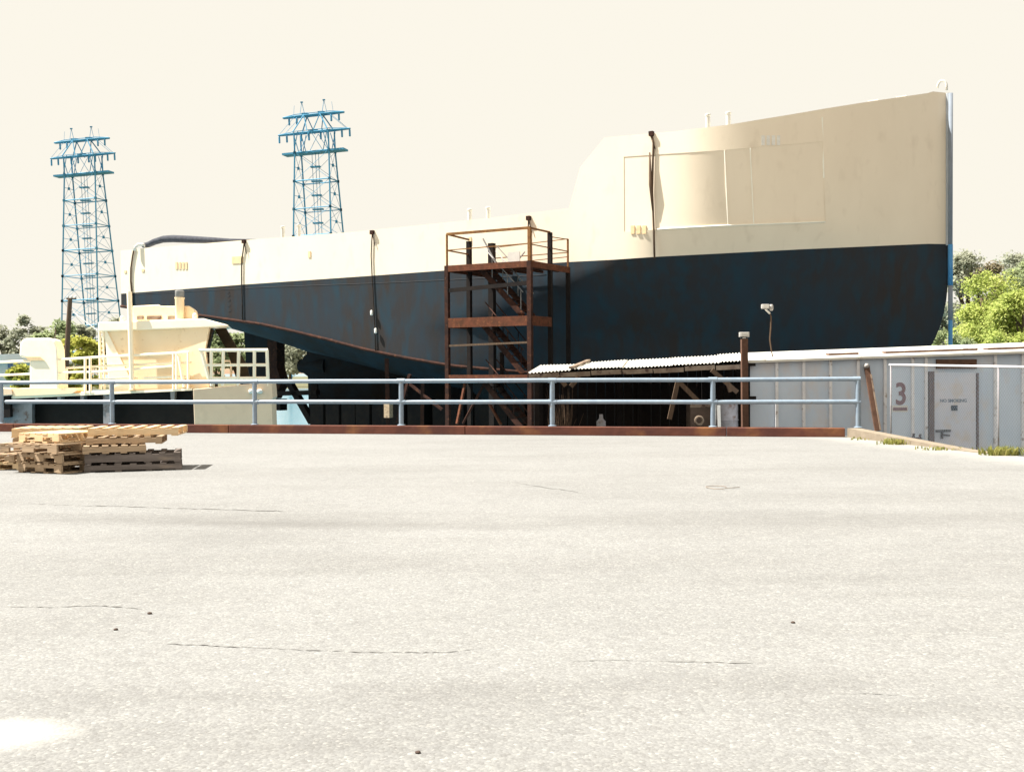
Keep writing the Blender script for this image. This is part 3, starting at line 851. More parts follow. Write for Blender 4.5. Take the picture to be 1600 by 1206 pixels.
zz = lambda px, py, n_=nn_: z_of_py(sx(px, n_), n_, py, px)
MB().bar(SP(sx(425, nn_), nn_, zz(425, 615)), SP(sx(496, nn_), nn_, zz(490, 613)), .3, .22).build('crossbeam', M['dark'], cr)
MB().bar(SP(sx(491, nn_), nn_, zz(491, 600)), SP(sx(491, nn_), nn_, -2), .3, .3).build('upright', M['dark'], cr)
MB().bar(SP(sx(451, nn_), nn_, zz(451, 596)), SP(sx(487, nn_), nn_, zz(487, 660)), .3, .28).build('diagonal_brace', M['dark'], cr)
MB().bar(SP(sx(423, nn_), nn_, zz(430, 600)), SP(sx(424, nn_), nn_, -2), .2, .2).build('upright', M['dark'], cr)
MB().box(SP(sx(433, nn_), nn_, zz(433, 632)), (.75, .5, .55), (SE, SN, (0, 0, 1))).build('bearing_block', M['dark'], cr)
nb_ = N0 - .2
zb = lambda px, py: z_of_py(sx(px, nb_), nb_, py, px)
for a_, b_, wd in (((604, 560), (606, 700), .16), ((660, 592), (658, 700), .14), ((620, 660), (640, 585), .12), ((770, 600), (772, 700), .14), ((690, 640), (640, 600), .1)):
    MB().bar(SP(sx(a_[0], nb_), nb_, zb(*a_)), SP(sx(b_[0], nb_), nb_, zb(*b_)), wd, wd).build('side_shore', M['darkrust'], cr)
p = SP(sx(606, nb_ - .3), nb_ - .3, zb(606, 640)); MB().box(p, (.27, .25, .62), (SE, SN, (0, 0, 1))).build('timber_block', M['woodold'], cr)
# dark plank screen added behind the keel, shutting out the bright far shore
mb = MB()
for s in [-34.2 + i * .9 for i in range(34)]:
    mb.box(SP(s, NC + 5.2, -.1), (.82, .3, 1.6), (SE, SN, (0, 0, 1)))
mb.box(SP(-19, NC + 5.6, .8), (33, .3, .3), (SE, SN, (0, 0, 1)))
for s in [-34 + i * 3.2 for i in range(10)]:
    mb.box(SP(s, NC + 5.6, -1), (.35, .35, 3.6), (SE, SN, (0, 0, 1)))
tag(mb.build('dark_screen', M['dark']), 'dark plank screen added behind the keel of the ship', 'dark screen')

# ------------------------------------------------------------------ stair tower
FLp = P(698.5, 413, 40.5)
ts0, tn0 = FLp.dot(SE), FLp.dot(SN)
TL, TW1, TW2 = 3.42, 1.5, 2.9
tz = thing('stair_tower', 'rusty open steel stair tower standing against the ship side', 'stair tower', SP(ts0 + 1.7, tn0 + 1.4, -2))
def T(s, n, z): return SP(ts0 + s, tn0 + n, z)
PZ = [1.38, 3.42, 5.32]
for s_, n_, w_, top_, m_ in ((0, 0, .15, PZ[2], 'darkrust'), (TL, 0, .16, PZ[2], 'darkrust'), (0, TW1, .16, 6.35, 'dark'), (TL, TW1, .14, 6.45, 'dark'), (.15, TW2, .22, 6.4, 'dark'), (TL, TW2, .13, PZ[2], 'dark')):
    MB().bar(T(s_, n_, -1.9), T(s_, n_, top_), w_, w_, SN).build('post', M[m_], tz)
# platforms (fascia channel + deck plate)
for i, z in enumerate(PZ):
    w2 = TW2 if i == 2 else TW1 - .05
    fh = (.28, .34, .22)[i]
    mb = MB()
    ex0, ex1 = -.05, TL + .05
    mb.bar(T(ex0, -.04, z - fh / 2), T(ex1, -.04, z - fh / 2), .06, fh)
    mb.bar(T(ex1, -.04, z - fh / 2), T(ex1, w2, z - fh / 2), .06, fh)
    mb.bar(T(ex0, -.04, z - fh / 2), T(ex0, w2, z - fh / 2), .06, fh)
    mb.box(T(TL / 2, w2 / 2, z - .03), (TL, w2, .04), (SE, SN, (0, 0, 1)))
    for q in range(5):
        mb.bar(T(lerp(.4, TL - .4, q / 4), 0, z - .12), T(lerp(.4, TL - .4, q / 4), w2, z - .12), .05, .1)
    mb.build('platform', M['rust'], tz)
# top railing
RZ = 6.46
mb = MB()
mb.bar(T(0, 0, RZ), T(TL, 0, RZ), .07, .09); mb.bar(T(TL, 0, RZ), T(TL, TW1, RZ), .05, .06); mb.bar(T(0, 0, RZ), T(0, TW1, RZ - .05), .05, .06)
mb.bar(T(0, 0, 5.88), T(TL, 0, 5.92), .03, .035); mb.bar(T(0, 0, 5.88), T(0, TW1, 5.86), .04, .05); mb.bar(T(TL, 0, 5.9), T(TL, TW2, 5.9), .03, .035)
mb.bar(T(0, 0, PZ[2]), T(0, 0, RZ), .06, .06, SN); mb.bar(T(TL, 0, PZ[2]), T(TL, 0, RZ), .11, .11, SN)
mb.bar(T(TL, TW2, PZ[2]), T(TL, TW2, 6.36), .06, .06, SN); mb.bar(T(TL, TW1, 6.3), T(TL, TW2, 6.34), .03, .03)
mb.bar(T(.1, TW2, 6.22), T(TL, TW2, 6.36), .025, .03); mb.bar(T(.1, TW2, 5.82), T(TL, TW2, 5.86), .03, .035); mb.bar(T(1.3, TW2, 5.62), T(TL, TW2, 5.7), .025, .03)
mb.build('railing', M['yrust'], tz)
mb = MB()
mb.bar(T(1.1, .7, 6.3), T(1.75, .7, 5.2), .04, .05); mb.bar(T(2.05, 1.3, 5.34), T(2.5, 1.3, 5.8), .035, .04); mb.bar(T(1.3, 1.3, 6.1), T(2.1, 1.3, 5.3), .025, .03)
mb.build('handrail', M['greycap'], tz)
# stairs
for (z0, z1) in ((PZ[2], PZ[1]), (PZ[1], PZ[0]), (PZ[0], -1.0)):
    so_, se_ = 1.15, 2.95
    if z1 < 0: se_ = 3.3
    mb = MB()
    for n_ in (.35, 1.1):
        mb.bar(T(so_, n_, z0 - .08), T(se_, n_, z1 + .02), .05, .2)
    k = int((z0 - z1) / .21)
    for q in range(1, k):
        t = q / k
        mb.box(T(lerp(so_, se_, t), .72, lerp(z0, z1, t)), (.24, .72, .035), (SE, SN, (0, 0, 1)))
    fl = mb.build('stair_flight', M['darkrust'], tz)
    mb = MB()
    for n_ in (.35, 1.1):
        mb.tube([T(so_ + .25, n_, z0 + .55), T(se_, n_, z1 + .85)], .022, 6)
        for t in (.3, .65, .95):
            mb.tube([T(lerp(so_, se_, t), n_, lerp(z0, z1, t)), T(lerp(so_, se_, t), n_, lerp(z0, z1, t) + .85 - .12 * (1 - t))], .018, 6)
    mb.build('stair_handrail', M['greycap' if z0 > 5 else 'darkrust'], fl, smooth=True)
MB().bar(T(0, -.02, 4.42), T(TL, -.02, 4.56), .06, .14).build('crossbar', M['dark'], tz)
MB().bar(T(0, -.03, 2.43), T(TL, -.03, 2.5), .05, .07).build('crossbar', M['pole'], tz)
MB().bar(T(1.4, TW1, .6), T(1.4, TW1, 2.2), .12, .12, SN).build('crossbar', M['dark'], tz)
for p, q, m_ in (((728, 592), (714, 662), 'rust'), ((762, 590), (723, 662), 'darkrust'), ((763, 628), (783, 664), 'rust'), ((850, 595), (862, 620), 'darkrust')):
    MB().bar(P(*p, 40.3), P(*q, 40.0), .09, .07).build('leaning_brace', M[m_], tz)
MB().box(T(2.1, 1.2, 5.6), (.5, .04, .42), (SE, SN, (0, 0, 1))).build('notice_board', M['pale'], tz)

# ------------------------------------------------------------------ sheds
WB = -.9                                   # level of the lower wharf
AH = R(2.0)
HE = V((math.cos(AH), math.sin(AH), 0)); HN = V((-math.sin(AH), math.cos(AH), 0))
def HP(s, n, z): return HE * s + HN * n + V((0, 0, z))
def h_of_px(px, nfun):
    lo, hi = -60.0, 60.0
    for _ in range(60):
        m = (lo + hi) / 2
        if proj(HP(m, nfun(m), 1))[0] < px: lo = m
        else: hi = m
    return lo
sx = lambda px, n_: h_of_px(px, lambda s: n_)
def zh_of_py(s, n, py, px): return P(px, py, proj(HP(s, n, 1))[2]).z
def nplane(px, n_):                       # depth at which column px meets the plane n = n_
    s = sx(px, n_); return proj(HP(s, n_, 1))[2]
NF = 29.0
def SH(px, py, off=0.0): return P(px, py, nplane(px, NF + off))
shd = thing('dock_shed', 'low pale lavender metal shed with ribbed wall and a door beside the yard', 'shed', HP(sx(1390, NF), NF + 2, WB))
eave = [(1172, 567.5), (1290, 563), (1420, 557.5), (1600, 551), (1760, 545)]
sA, sB = sx(1172, NF), sx(1760, NF)
sAb = sx(1174, NF + 3.4)
ze = lambda px: SH(px, interp(px, eave)).z
zA, zB = ze(1172), ze(1600) + .05
zE = lambda s: lerp(zA, zB, (s - sA) / (sB - sA))
mb = MB()
mb.hexa([HP(sA, NF, WB), HP(sB, NF, WB), HP(sB, NF + 3.4, WB), HP(sAb, NF + 3.4, WB), HP(sA, NF, zA), HP(sB, NF, zB), HP(sB, NF + 3.4, zB + .24), HP(sAb, NF + 3.4, zA + .24)])
mb.build('wall', M['shed'], shd)
for px in (1213, 1255, 1297, 1340, 1382, 1425, 1446, 1554, 1597, 1640):
    s = sx(px, NF); mb = MB().box(HP(s, NF - .035, (zE(s) + WB) / 2), (.075, .07, zE(s) - WB), (HE, HN, (0, 0, 1)))
    mb.build('wall_rib', M['shedrib'], shd)
mb = MB().hexa([HP(sA - .08, NF - .16, zA), HP(sB, NF - .16, zB), HP(sB, NF + 3.5, zB + .26), HP(sAb - .08, NF + 3.5, zA + .26),
                HP(sA - .08, NF - .16, zA + .075), HP(sB, NF - .16, zB + .075), HP(sB, NF + 3.5, zB + .33), HP(sAb - .08, NF + 3.5, zA + .33)])
mb.build('roof', M['roofw'], shd, bevel=.01)
mb = MB()
n_ = NF + 1.4
zz1 = lambda px, py: zh_of_py(sx(px, n_), n_, py, px)
pth = [HP(sx(x, n_), n_, zz1(x, y)) for x, y in ((1172, 561), (1240, 558.5), (1330, 554), (1440, 549), (1530, 545.5), (1700, 539))]
mb.tube(pth, .05, 8)
for x in (1363, 1423, 1462, 1503, 1526, 1565):
    y = interp(x, [(1172, 561), (1330, 554), (1530, 545.5), (1700, 539)]); p = HP(sx(x, n_), n_, zz1(x, y))
    mb.tube([p + V((0, 0, -.22)), p], .03, 6)
for x in (1366, 1507, 1527):
    y = interp(x, [(1172, 561), (1330, 554), (1530, 545.5), (1700, 539)]); p = HP(sx(x, n_ - .1), n_ - .1, zz1(x, y + 1))
    mb.box(p, (.14, .14, .12), (HE, HN, (0, 0, 1)))
mb.build('roof_pipe', M['tag'], shd, smooth=True, angle=40)
mb = MB()
for x0, x1 in ((1290, 1336), (1378, 1520), (1536, 1640)):
    q0, q1 = sx(x0, NF + .9), sx(x1, NF + .9)
    mb.hexa([HP(q0, NF + .6, zE(q0) + .1), HP(q1, NF + .6, zE(q1) + .1), HP(q1, NF + .9, zE(q1) + .1), HP(q0, NF + .9, zE(q0) + .1),
             HP(q0, NF + .6, zE(q0) + .19), HP(q1, NF + .6, zE(q1) + .19), HP(q1, NF + .9, zE(q1) + .19), HP(q0, NF + .9, zE(q0) + .19)])
mb.build('roof_timber', M['brown'], shd)
# door
d0, d1 = sx(1458, NF), sx(1523, NF)
zdt = SH(1490, 583).z
dr = MB().box(HP((d0 + d1) / 2, NF - .05, (zdt + WB) / 2), (d1 - d0, .06, zdt - WB), (HE, HN, (0, 0, 1))).build('door', M['door'], shd, bevel=.006)
mb = MB()
mb.box(HP(sx(1453.5, NF), NF - .06, (zdt + .05 + WB) / 2), ((sx(1457.2, NF) - sx(1449.5, NF)), .1, zdt + .05 - WB), (HE, HN, (0, 0, 1)))
mb.box(HP(sx(1525, NF), NF - .06, (zdt + WB) / 2), (.05, .1, zdt - WB), (HE, HN, (0, 0, 1)))
mb.build('door_frame', M['brown'], shd)
la, lb_ = sx(1462, NF), sx(1524, NF)
MB().box(HP((la + lb_) / 2, NF - .05, (SH(1490, 562).z + SH(1490, 576).z) / 2), (lb_ - la, .08, SH(1490, 562).z - SH(1490, 577).z), (HE, HN, (0, 0, 1))).build('door_header', M['brown'], shd)
mb = MB()
hz = SH(1470, 673).z
mb.bar(HP(sx(1459, NF), NF - .13, hz), HP(sx(1482, NF), NF - .13, hz + .01), .06, .06)
mb.bar(HP(sx(1469, NF), NF - .12, hz), HP(sx(1468.5, NF), NF - .12, hz - .2), .05, .05, HN)
mb.bar(HP(sx(1471, NF), NF - .12, hz - .1), HP(sx(1481, NF), NF - .12, hz - .12), .04, .04)
mb.build('door_latch', M['darkrust'], shd)
MB().box(HP(sx(1488.5, NF), NF - .10, SH(1488, 637).z), (.16, .03, .13), (HE, HN, (0, 0, 1))).build('notice_plate', M['inkblack'], shd)
def text(body, size, loc, m, parent, name, ex=.004, sx_=1.0, bold=0.0):
    cu = bpy.data.curves.new(name, 'FONT'); cu.body = body; cu.size = size; cu.extrude = ex; cu.align_x = 'CENTER'; cu.align_y = 'CENTER'; cu.offset = bold
    cu.materials.append(m)
    ob = bpy.data.objects.new(name, cu)
    COL.objects.link(ob)
    dg = bpy.context.evaluated_depsgraph_get()
    me = bpy.data.meshes.new_from_object(ob.evaluated_get(dg))
    bpy.data.objects.remove(ob)
    nrm = -HN
    X = HE * sx_; Y = V((0, 0, 1)); Z = -HN
    off = wloc(parent)
    for v in me.vertices:
        p = V(loc) + X * v.co.x + Y * v.co.y + Z * v.co.z - off
        v.co = p
    me.materials.clear(); me.materials.append(m)
    o = bpy.data.objects.new(name, me); COL.objects.link(o); o.parent = parent
    return o
text('3', .80, HP(sx(1407.5, NF), NF - .012, SH(1407, 617).z), M['marker'], shd, 'stencilled_number', bold=.016, sx_=.82)
MB().box(HP(sx(1406, NF), NF - .006, SH(1406, 638.5).z), (.42, .012, .17), (HE, HN, (0, 0, 1))).build('number_label', M['tag'], shd)
MB().box(HP(sx(1406, NF), NF - .016, SH(1406, 639).z), (.37, .008, .08), (HE, HN, (0, 0, 1))).build('label_band', M['marker'], shd)
text('NO SMOKING', .115, HP(sx(1487.5, NF), NF - .085, SH(1488, 626).z), M['text'], shd, 'door_lettering', bold=.004, sx_=.98)

# leaning steel beam against the shed
t = thing('leaning_beam', 'rusty steel channel leaning against the shed wall left of the number 3', 'beam', SH(1376, 680, -.3))
MB().bar(SH(1354, 572, -.12), SH(1371, 673, -.55), .13, .07, HN).build('channel', M['brown'], t)
MB().bar(SH(1361, 585, -.24), SH(1376, 672, -.66), .03, .03, HN).build('flange', M['fascia'], t)
MB().lathe(SH(1353.5, 572, -.14), [(.05, -.06), (.08, 0), (.05, .07)], 10).build('end_cap', M['lamp'], t, smooth=True)
# low steel bracket on the wall foot
mb = MB().bar(SH(1423, 684.5, -.3), SH(1440, 684.5, -.3), .1, .04).bar(SH(1427, 684, -.3), SH(1428, 677, -.3), .05, .05, HN).bar(SH(1437, 684, -.3), SH(1438, 678, -.3), .05, .05, HN)
tag(mb.build('steel_bracket', M['darkrust']), 'small rusty bracket at the foot of the shed wall left of the door', 'bracket')

# chain link fence
FA = EA.lerp(EB, .30) + V((.18, 0, 0)); FB = EC + V((.14, 0, 0)); FC = V((10.7, 16.0, 0))
cl = thing('chain_link_fence', 'thin chain link fence with a single top rail in front of the shed door', 'fence', FA)
zf0, zf1 = P(1376, 570, FA.y).z, P(1600, 573.5, FB.y).z
MB().tube([FA + V((0, 0, zf0)), FB + V((0, 0, zf1)), FC + V((0, 0, zf1))], .02, 8).build('top_rail', M['shedrib'], cl, smooth=True)
for q, zq in ((FA.lerp(FB, .012), zf0), (FA.lerp(FB, .80), zf1), (FC, zf1)):
    MB().tube([q + V((0, 0, -.3)), q + V((0, 0, zq))], .016, 8).build('post', M['tank'], cl, smooth=True)
mb = MB()
fd = (FB - FA); fl_ = fd.length; fd = fd.normalized(); fh = zf1 - .03
step = .075; k = int((fl_ + fh) / step)
for i in range(k):
    for sgn in (1, -1):
        a = i * step - fh
        t0, t1 = max(0, a), min(fl_, a + fh)
        if t1 <= t0: continue
        if sgn > 0: z0, z1 = t0 - a, t1 - a
        else: z0, z1 = fh - (t0 - a), fh - (t1 - a)
        p, q = FA + fd * t0 + V((0, 0, z0 + .02)), FA + fd * t1 + V((0, 0, z1 + .02))
        mb.tube([p, q], .0015, 3, cap=False)
mb.build('wire_mesh', M['galv'], cl)

# tin roofed lean-to
NTF, NTB = 31.2, 34.0
lt = thing('tin_lean_to', 'open lean-to with a white corrugated roof in front of the ship', 'lean-to', HP(sx(990, NTF), NTF + 1.3, WB))
front = [(826, 582.5), (890, 578), (1000, 573.5), (1100, 568.5), (1166, 565.5)]
back = [(846, 570.5), (900, 569), (1000, 562), (1100, 557.5), (1160, 553.5)]
def rz(line, px, n_): return zh_of_py(sx(px, n_), n_, interp(px, line), px)
def lft_pt(q, t):                            # q along roof 0..1, t front..back
    xf = lerp(826, 1166, q); xb = lerp(846, 1160, q)
    a = HP(sx(xf, NTF), NTF, rz(front, xf, NTF)); b2 = HP(sx(xb, NTB), NTB, rz(back, xb, NTB))
    return a.lerp(b2, t)
sheets = [(0.0, .195), (.19, .43), (.425, .655), (.65, .88), (.875, 1.0)]
for si, (q0, q1) in enumerate(sheets):
    lift = (.0, .025, .0, .02, .04)[si]; jf = (-.02, .0, .02, -.015, .01)[si]
    nw = int((q1 - q0) * 64) * 6
    rows = []
    for t in (0 + jf, .33, .66, 1.0 + jf):
        r_ = []
        for i in range(nw + 1):
            q = lerp(q0, q1, i / nw)
            r_.append(lft_pt(q, t) + V((0, 0, lift + .019 * math.cos(i / 6 * 2 * math.pi))))
        rows.append(r_)
    mb = MB().grid(rows); mb.grid([[p + V((0, 0, -.006)) for p in r_] for r_ in rows[::-1]])
    mb.build('corrugated_sheet', M['roofw'], lt, smooth=True)
MB().bar(lft_pt(.195, -.03) + V((0, 0, .07)), lft_pt(.235, 1.0) + V((0, 0, .09)), .12, .05).build('ridge_strip', M['fascia'], lt)
mb = MB()
for i in range(7):
    q0, q1 = lerp(0, 1, i / 7) + .003, lerp(0, 1, (i + 1) / 7) - .003
    dz_ = random.uniform(-.012, .012)
    mb.bar(lft_pt(q0, 0) + V((0, 0, -.12 + dz_)) - HN * .03, lft_pt(q1, 0) + V((0, 0, -.12 + dz_)) - HN * .03, .04, .13)
mb.build('fascia', M['fascia'], lt)
mb = MB()
for i in range(14):
    q = (i + .5) / 14; mb.bar(lft_pt(q, .02) + V((0, 0, -.12)), lft_pt(q, .98) + V((0, 0, -.12)), .05, .14)
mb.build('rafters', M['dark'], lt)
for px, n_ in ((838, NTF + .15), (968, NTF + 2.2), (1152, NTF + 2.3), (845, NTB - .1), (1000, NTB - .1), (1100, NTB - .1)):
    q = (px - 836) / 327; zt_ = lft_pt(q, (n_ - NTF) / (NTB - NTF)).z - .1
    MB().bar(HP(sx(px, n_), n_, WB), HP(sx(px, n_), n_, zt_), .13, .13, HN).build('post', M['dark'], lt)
for p, q in (((1060, 592), (1046, 655)), ((1058, 594), (1092, 628)), ((1112, 578), (1152, 613)), ((872, 588), (884, 603)), ((905, 588), (892, 604)), ((1134, 590), (1142, 612))):
    MB().bar(SH(*p, 1.0), SH(*q, 1.0), .12, .07, HN).build('knee_brace', M['pole'], lt)
mb = MB()
for i in range(22):
    q0, q1 = i / 22 + .002, (i + 1) / 22 - .002
    a, b2 = lft_pt(q0, 1), lft_pt(q1, 1)
    mb.prism([V((a.x, a.y, WB)), V((b2.x, b2.y, WB)), V((b2.x, b2.y, b2.z - .1)), V((a.x, a.y, a.z - .1))], HN * .05)
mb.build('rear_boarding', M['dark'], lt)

# things stored under the lean-to
def SU(px, py, n_): return HP(sx(px, n_), n_, zh_of_py(sx(px, n_), n_, py, px))
def base_at(px, n_): return HP(sx(px, n_), n_, WB)
b = base_at(1092, 31.9); hz = SU(1092, 628, 31.9).z
cb_ = thing('plywood_crate', 'brown plywood crate under the right end of the corrugated lean-to', 'crate', b)
MB().box(b + V((0, 0, (hz - WB) / 2)), (.62, .6, hz - WB), (HE, HN, (0, 0, 1))).build('box', M['crate'], cb_, bevel=.01)
mb = MB()
for zq in (.1, hz - WB - .1):
    mb.box(b + V((0, 0, zq)) - HN * .31, (.62, .03, .1), (HE, HN, (0, 0, 1)))
mb.build('batten', M['fascia'], cb_)
b = base_at(1134, 31.5); hz = SU(1134, 629, 31.5).z - WB
dm = thing('oil_drum', 'tall light grey drum beside the brown crate under the lean-to', 'drum', b)
MB().lathe(b, [(.33, 0), (.34, .02), (.34, hz * .32), (.36, hz * .34), (.34, hz * .36), (.34, hz * .65), (.36, hz * .67), (.34, hz * .69), (.34, hz - .03), (.3, hz)], 24).build('shell', M['tank'], dm, smooth=True, angle=40)
MB().lathe(b + V((.1, -.1, hz)), [(.05, 0), (.05, .05), (.03, .06)], 10).build('bung', M['darkrust'], dm, smooth=True)
mb = MB().bar(SU(1123, 633, 31.1), base_at(1125, 30.9), .08, .03, HN).bar(SU(1116, 632, 31.15), base_at(1112, 30.9), .12, .03, HN)
tag(mb.build('leaning_plank', M['pale']), 'pale plank leaning on the grey drum behind the railing post', 'plank')
c = SU(1092, 657, 31.1)
mb = MB().tube([c + HE * (.11 * math.cos(a)) + V((0, 0, .11 * math.sin(a))) for a in [i * math.pi / 9 for i in range(19)]], .035, 8)
tag(mb.build('pipe_coupling', M['fascia']), 'round tan pipe end standing in front of the brown crate', 'pipe')
mb = MB()
for px in (872, 876, 880, 885):
    pass
b = base_at(939, 31.6)
vt = SU(939, 650, 31.6)
mb = MB().lathe(V((vt.x, vt.y, WB)), [(.16, 0), (.13, vt.z + .75), (.06, vt.z + .83), (.05, vt.z + .95)], 12)
tag(mb.build('gas_bottle', M['tank'], smooth=True), 'small grey bottle standing on the dark floor under the lean-to', 'bottle')
# dead weeds by the railing
mb = MB()
for i in range(70):
    c = HP(sx(random.gauss(879, 6), 31.0), 31.0 + random.uniform(-.2, .2), WB)
    hgt = random.uniform(.7, 2.0); a = random.uniform(0, 6.28); d = V((math.cos(a), math.sin(a), 0))
    mb.tube([c, c + d * .12 * hgt + V((0, 0, hgt * .6)), c + d * .3 * hgt * random.random() + V((0, 0, hgt))], [.008, .006, .003], 3, cap=False)
tag(mb.build('dead_weeds', M['pole']), 'dry brown weeds growing behind the railing at the lean-to', 'weeds')

# rusty post with floodlight, and floodlight on a bent rod
b = base_at(1164, NF - .15); tp = SU(1163, 529, NF - .15)
t = thing('floodlight_post', 'square rusty post with a floodlight on top at the corner of the shed', 'light post', b)
MB().bar(b, tp, .16, .16, HN).build('post', M['brown'], t)
MB().box(SU(1171, 570, NF - .15), (.3, .1, .07), (HE, HN, (0, 0, 1))).box(SU(1173, 622, NF - .15), (.26, .1, .1), (HE, HN, (0, 0, 1))).build('bracket', M['dark'], t)
h = MB().box(tp + V((0, 0, .1)), (.25, .16, .13), (HE, HN, (0, 0, 1))).build('lamp_head', M['lamp'], t, bevel=.015)
MB().box(tp + V((0, 0, .1)) - HN * .085, (.2, .02, .09), (HE, HN, (0, 0, 1))).build('lens', M['tag'], h)
MB().lathe(tp + V((0, 0, -.02)), [(.05, 0), (.04, .06)], 8).build('swivel', M['tag'], t)
nr = NF + 1.0
pts = [SU(x, y, nr) for x, y in ((1207.5, 558), (1205, 545), (1203, 530), (1204.5, 512), (1205, 495), (1203, 489))]
t = thing('rod_floodlight', 'small twin floodlight on a thin bent rod rising from the shed roof', 'floodlight', pts[0])
MB().tube(pts, .018, 8).build('rod', M['pole'], t, smooth=True)
p = SU(1196, 479, nr)
h = MB().box(p, (.2, .14, .12), (HE, HN, (0, 0, 1))).build('lamp_head', M['lamp'], t, bevel=.015)
MB().box(p - HN * .075, (.16, .02, .09), (HE, HN, (0, 0, 1))).build('lens', M['tag'], h)
p2 = SU(1205.5, 481, nr)
MB().lathe(p2 + V((0, 0, -.08)), [(.03, 0), (.055, .04), (.055, .14), (.03, .17)], 10).build('lamp_head', M['lamp'], t, smooth=True)
MB().bar(SU(1196, 483, nr), SU(1203.5, 490, nr), .04, .04).build('swivel', M['tag'], t)

# ------------------------------------------------------------------ work boat at left
def BD(px): return 38.0 / (1 + .32 * (px - 160) / F)
def B(px, py, off=0.0): return P(px, py, BD(px) + off)
BX = (B(300, 600) - B(160, 604)).normalized(); BXh = V((BX.x, BX.y, 0)).normalized()
BY = V((-.2, .98, 0)); 
bt = thing('work_boat', 'cream and tan work boat with a flared cabin moored at the left behind the railing', 'boat', V((B(220, 615).x, B(220, 615).y + 2, -2)))
def slab(pix, off, depth, nm, m, parent=bt, **kw):
    return MB().prism([B(x, y, off) for x, y in pix], BY * depth).build(nm, M[m], parent, **kw)
slab([(18, 618.5), (300, 606.5), (300, 610), (18, 623)], 0, 5.0, 'deck', 'yrail')
slab([(-60, 623), (302, 611), (302, 760), (-60, 760)], .85, 3.6, 'hull', 'yhull')
mb = MB()
for px in (21, 57, 92, 128):
    y0 = interp(px, [(18, 623.5), (300, 610.5)]); mb.prism([B(px - 2.5, y0, .05), B(px + 2.5, y0, .05), B(px + 2.5, y0 + 7, .05), B(px - 2.5, y0 + 7, .05)], BY * .8)
mb.build('deck_bracket', M['tank'], bt)
slab([(266, 611), (273, 611), (272, 628), (267, 628)], .05, .8, 'deck_bracket', 'greycap')
slab([(161, 616), (171, 615.5), (171, 720), (162, 720)], .12, .35, 'fender_pile', 'tank')
slab([(-40, 633), (50, 631), (50, 720), (-40, 720)], .3, .5, 'fender_plate', 'tank')
MB().prism([P(x, y, BD(300) - 1.0) for x, y in [(301.5, 608), (424.5, 597), (426.5, 622), (424.5, 624), (428, 720), (306, 720)]], V((-.3, 2.1, 0))).build('bow_plate', M['ytan'], bt, bevel=.02)
mb = MB()
for px, py, rr in ((392, 613, 3.4), (399, 613.5, 2.6), (406, 613, 4.4)):
    mb.lathe(P(px, py + 1.5, BD(300) - 1.07), [(rr * .6 * .0217, 0), (rr * .0217, .03), (rr * .0217, .1), (rr * .5 * .0217, .13)], 12)
mb.build('deck_light', M['tag'], bt, smooth=True)
# cabin
near = [(163, 517), (277, 512.5), (327.5, 510.5), (321, 545), (327.5, 606), (277, 609), (171, 612)]
mb = MB().prism([B(x, y, .30) for x, y in near], BY * 2.4)
cab = mb.build('cabin', M['yboat'], bt)
# aft panel: paler, paints the lit wall outside the roof shadow; fore: chamfered corner
MB().prism([B(163, 517, .299), B(167, 517, .25), B(203, 590, .25), B(206, 612, .25), B(171, 612, .299)], BY * .06).build('flare_lit_panel', M['yrail'], bt)
MB().prism([B(285, 512, .25), B(327, 510.6, .19), B(320.6, 545, .19), B(327, 606, .19), B(285, 608, .25), B(277, 550, .25)], BY * .06).build('flare_lit_panel', M['yboat'], bt)
# roof
rf = MB().prism([B(153, 503.5, .1), B(318, 497.5, .1), B(357, 508, .1), B(352, 509.5, .1), B(330, 511, .1), B(163, 517.5, .1), B(153, 518, .1)], BY * 2.8)
rf = rf.build('roof', M['yrail'], bt, bevel=.03)
hs = slab([(207, 478), (236, 476.5), (248, 476), (252, 478), (296, 478), (302, 482), (304, 488), (304, 499), (207, 503)], .7, 1.6, 'roof_housing', 'yboat', rf, bevel=.03)
mb = MB()
for x0, x1 in ((214, 224), (229, 252), (262, 275)):
    mb.prism([B(x0, 493.8, .66), B(x1, 493.3, .66), B(x1, 499, .66), B(x0, 499.4, .66)], BY * .05)
mb.build('roof_vent', M['fascia'], rf)
c = B(281, 501, .55)
MB().lathe(c, [(.15, 0), (.15, .72), (.17, .75), (.17, .78)], 16).build('exhaust_stack', M['yboat'], rf, smooth=True, angle=40)
MB().lathe(c + V((0, 0, .78)), [(.13, 0), (.15, .03), (.15, .22), (.12, .24)], 14).build('stack_cap', M['greycap'], rf, smooth=True, angle=40)
for px, py in ((191, 502), (304.5, 498)):
    MB().lathe(B(px, py, .4), [(.08, -.05), (.08, .12), (.06, .17), (.02, .19)], 12).build('roof_lamp', M['yrail'], rf, smooth=True)
# raked leg carrying the overhang, and a dark slab painting the shade of the gap
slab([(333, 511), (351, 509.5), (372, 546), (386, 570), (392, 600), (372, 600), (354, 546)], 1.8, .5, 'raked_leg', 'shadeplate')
slab([(329.2, 514), (332.5, 514), (325, 543), (330, 600), (326, 600), (321.5, 545)], .9, 1.2, 'gap_shade', 'shadeplate')
# ladder
mb = MB()
mb.tube([B(155.5, 512, .3), B(157, 608, .3)], .045, 6); mb.tube([B(161.5, 512, .3), B(163, 608, .3)], .035, 6)
for i in range(13):
    y = 520 + i * 6.8; mb.tube([B(155.5 + i * .1, y, .3), B(161.5 + i * .1, y, .3)], .022, 6)
mb.build('ladder', M['yrail'], bt, smooth=True, angle=40)
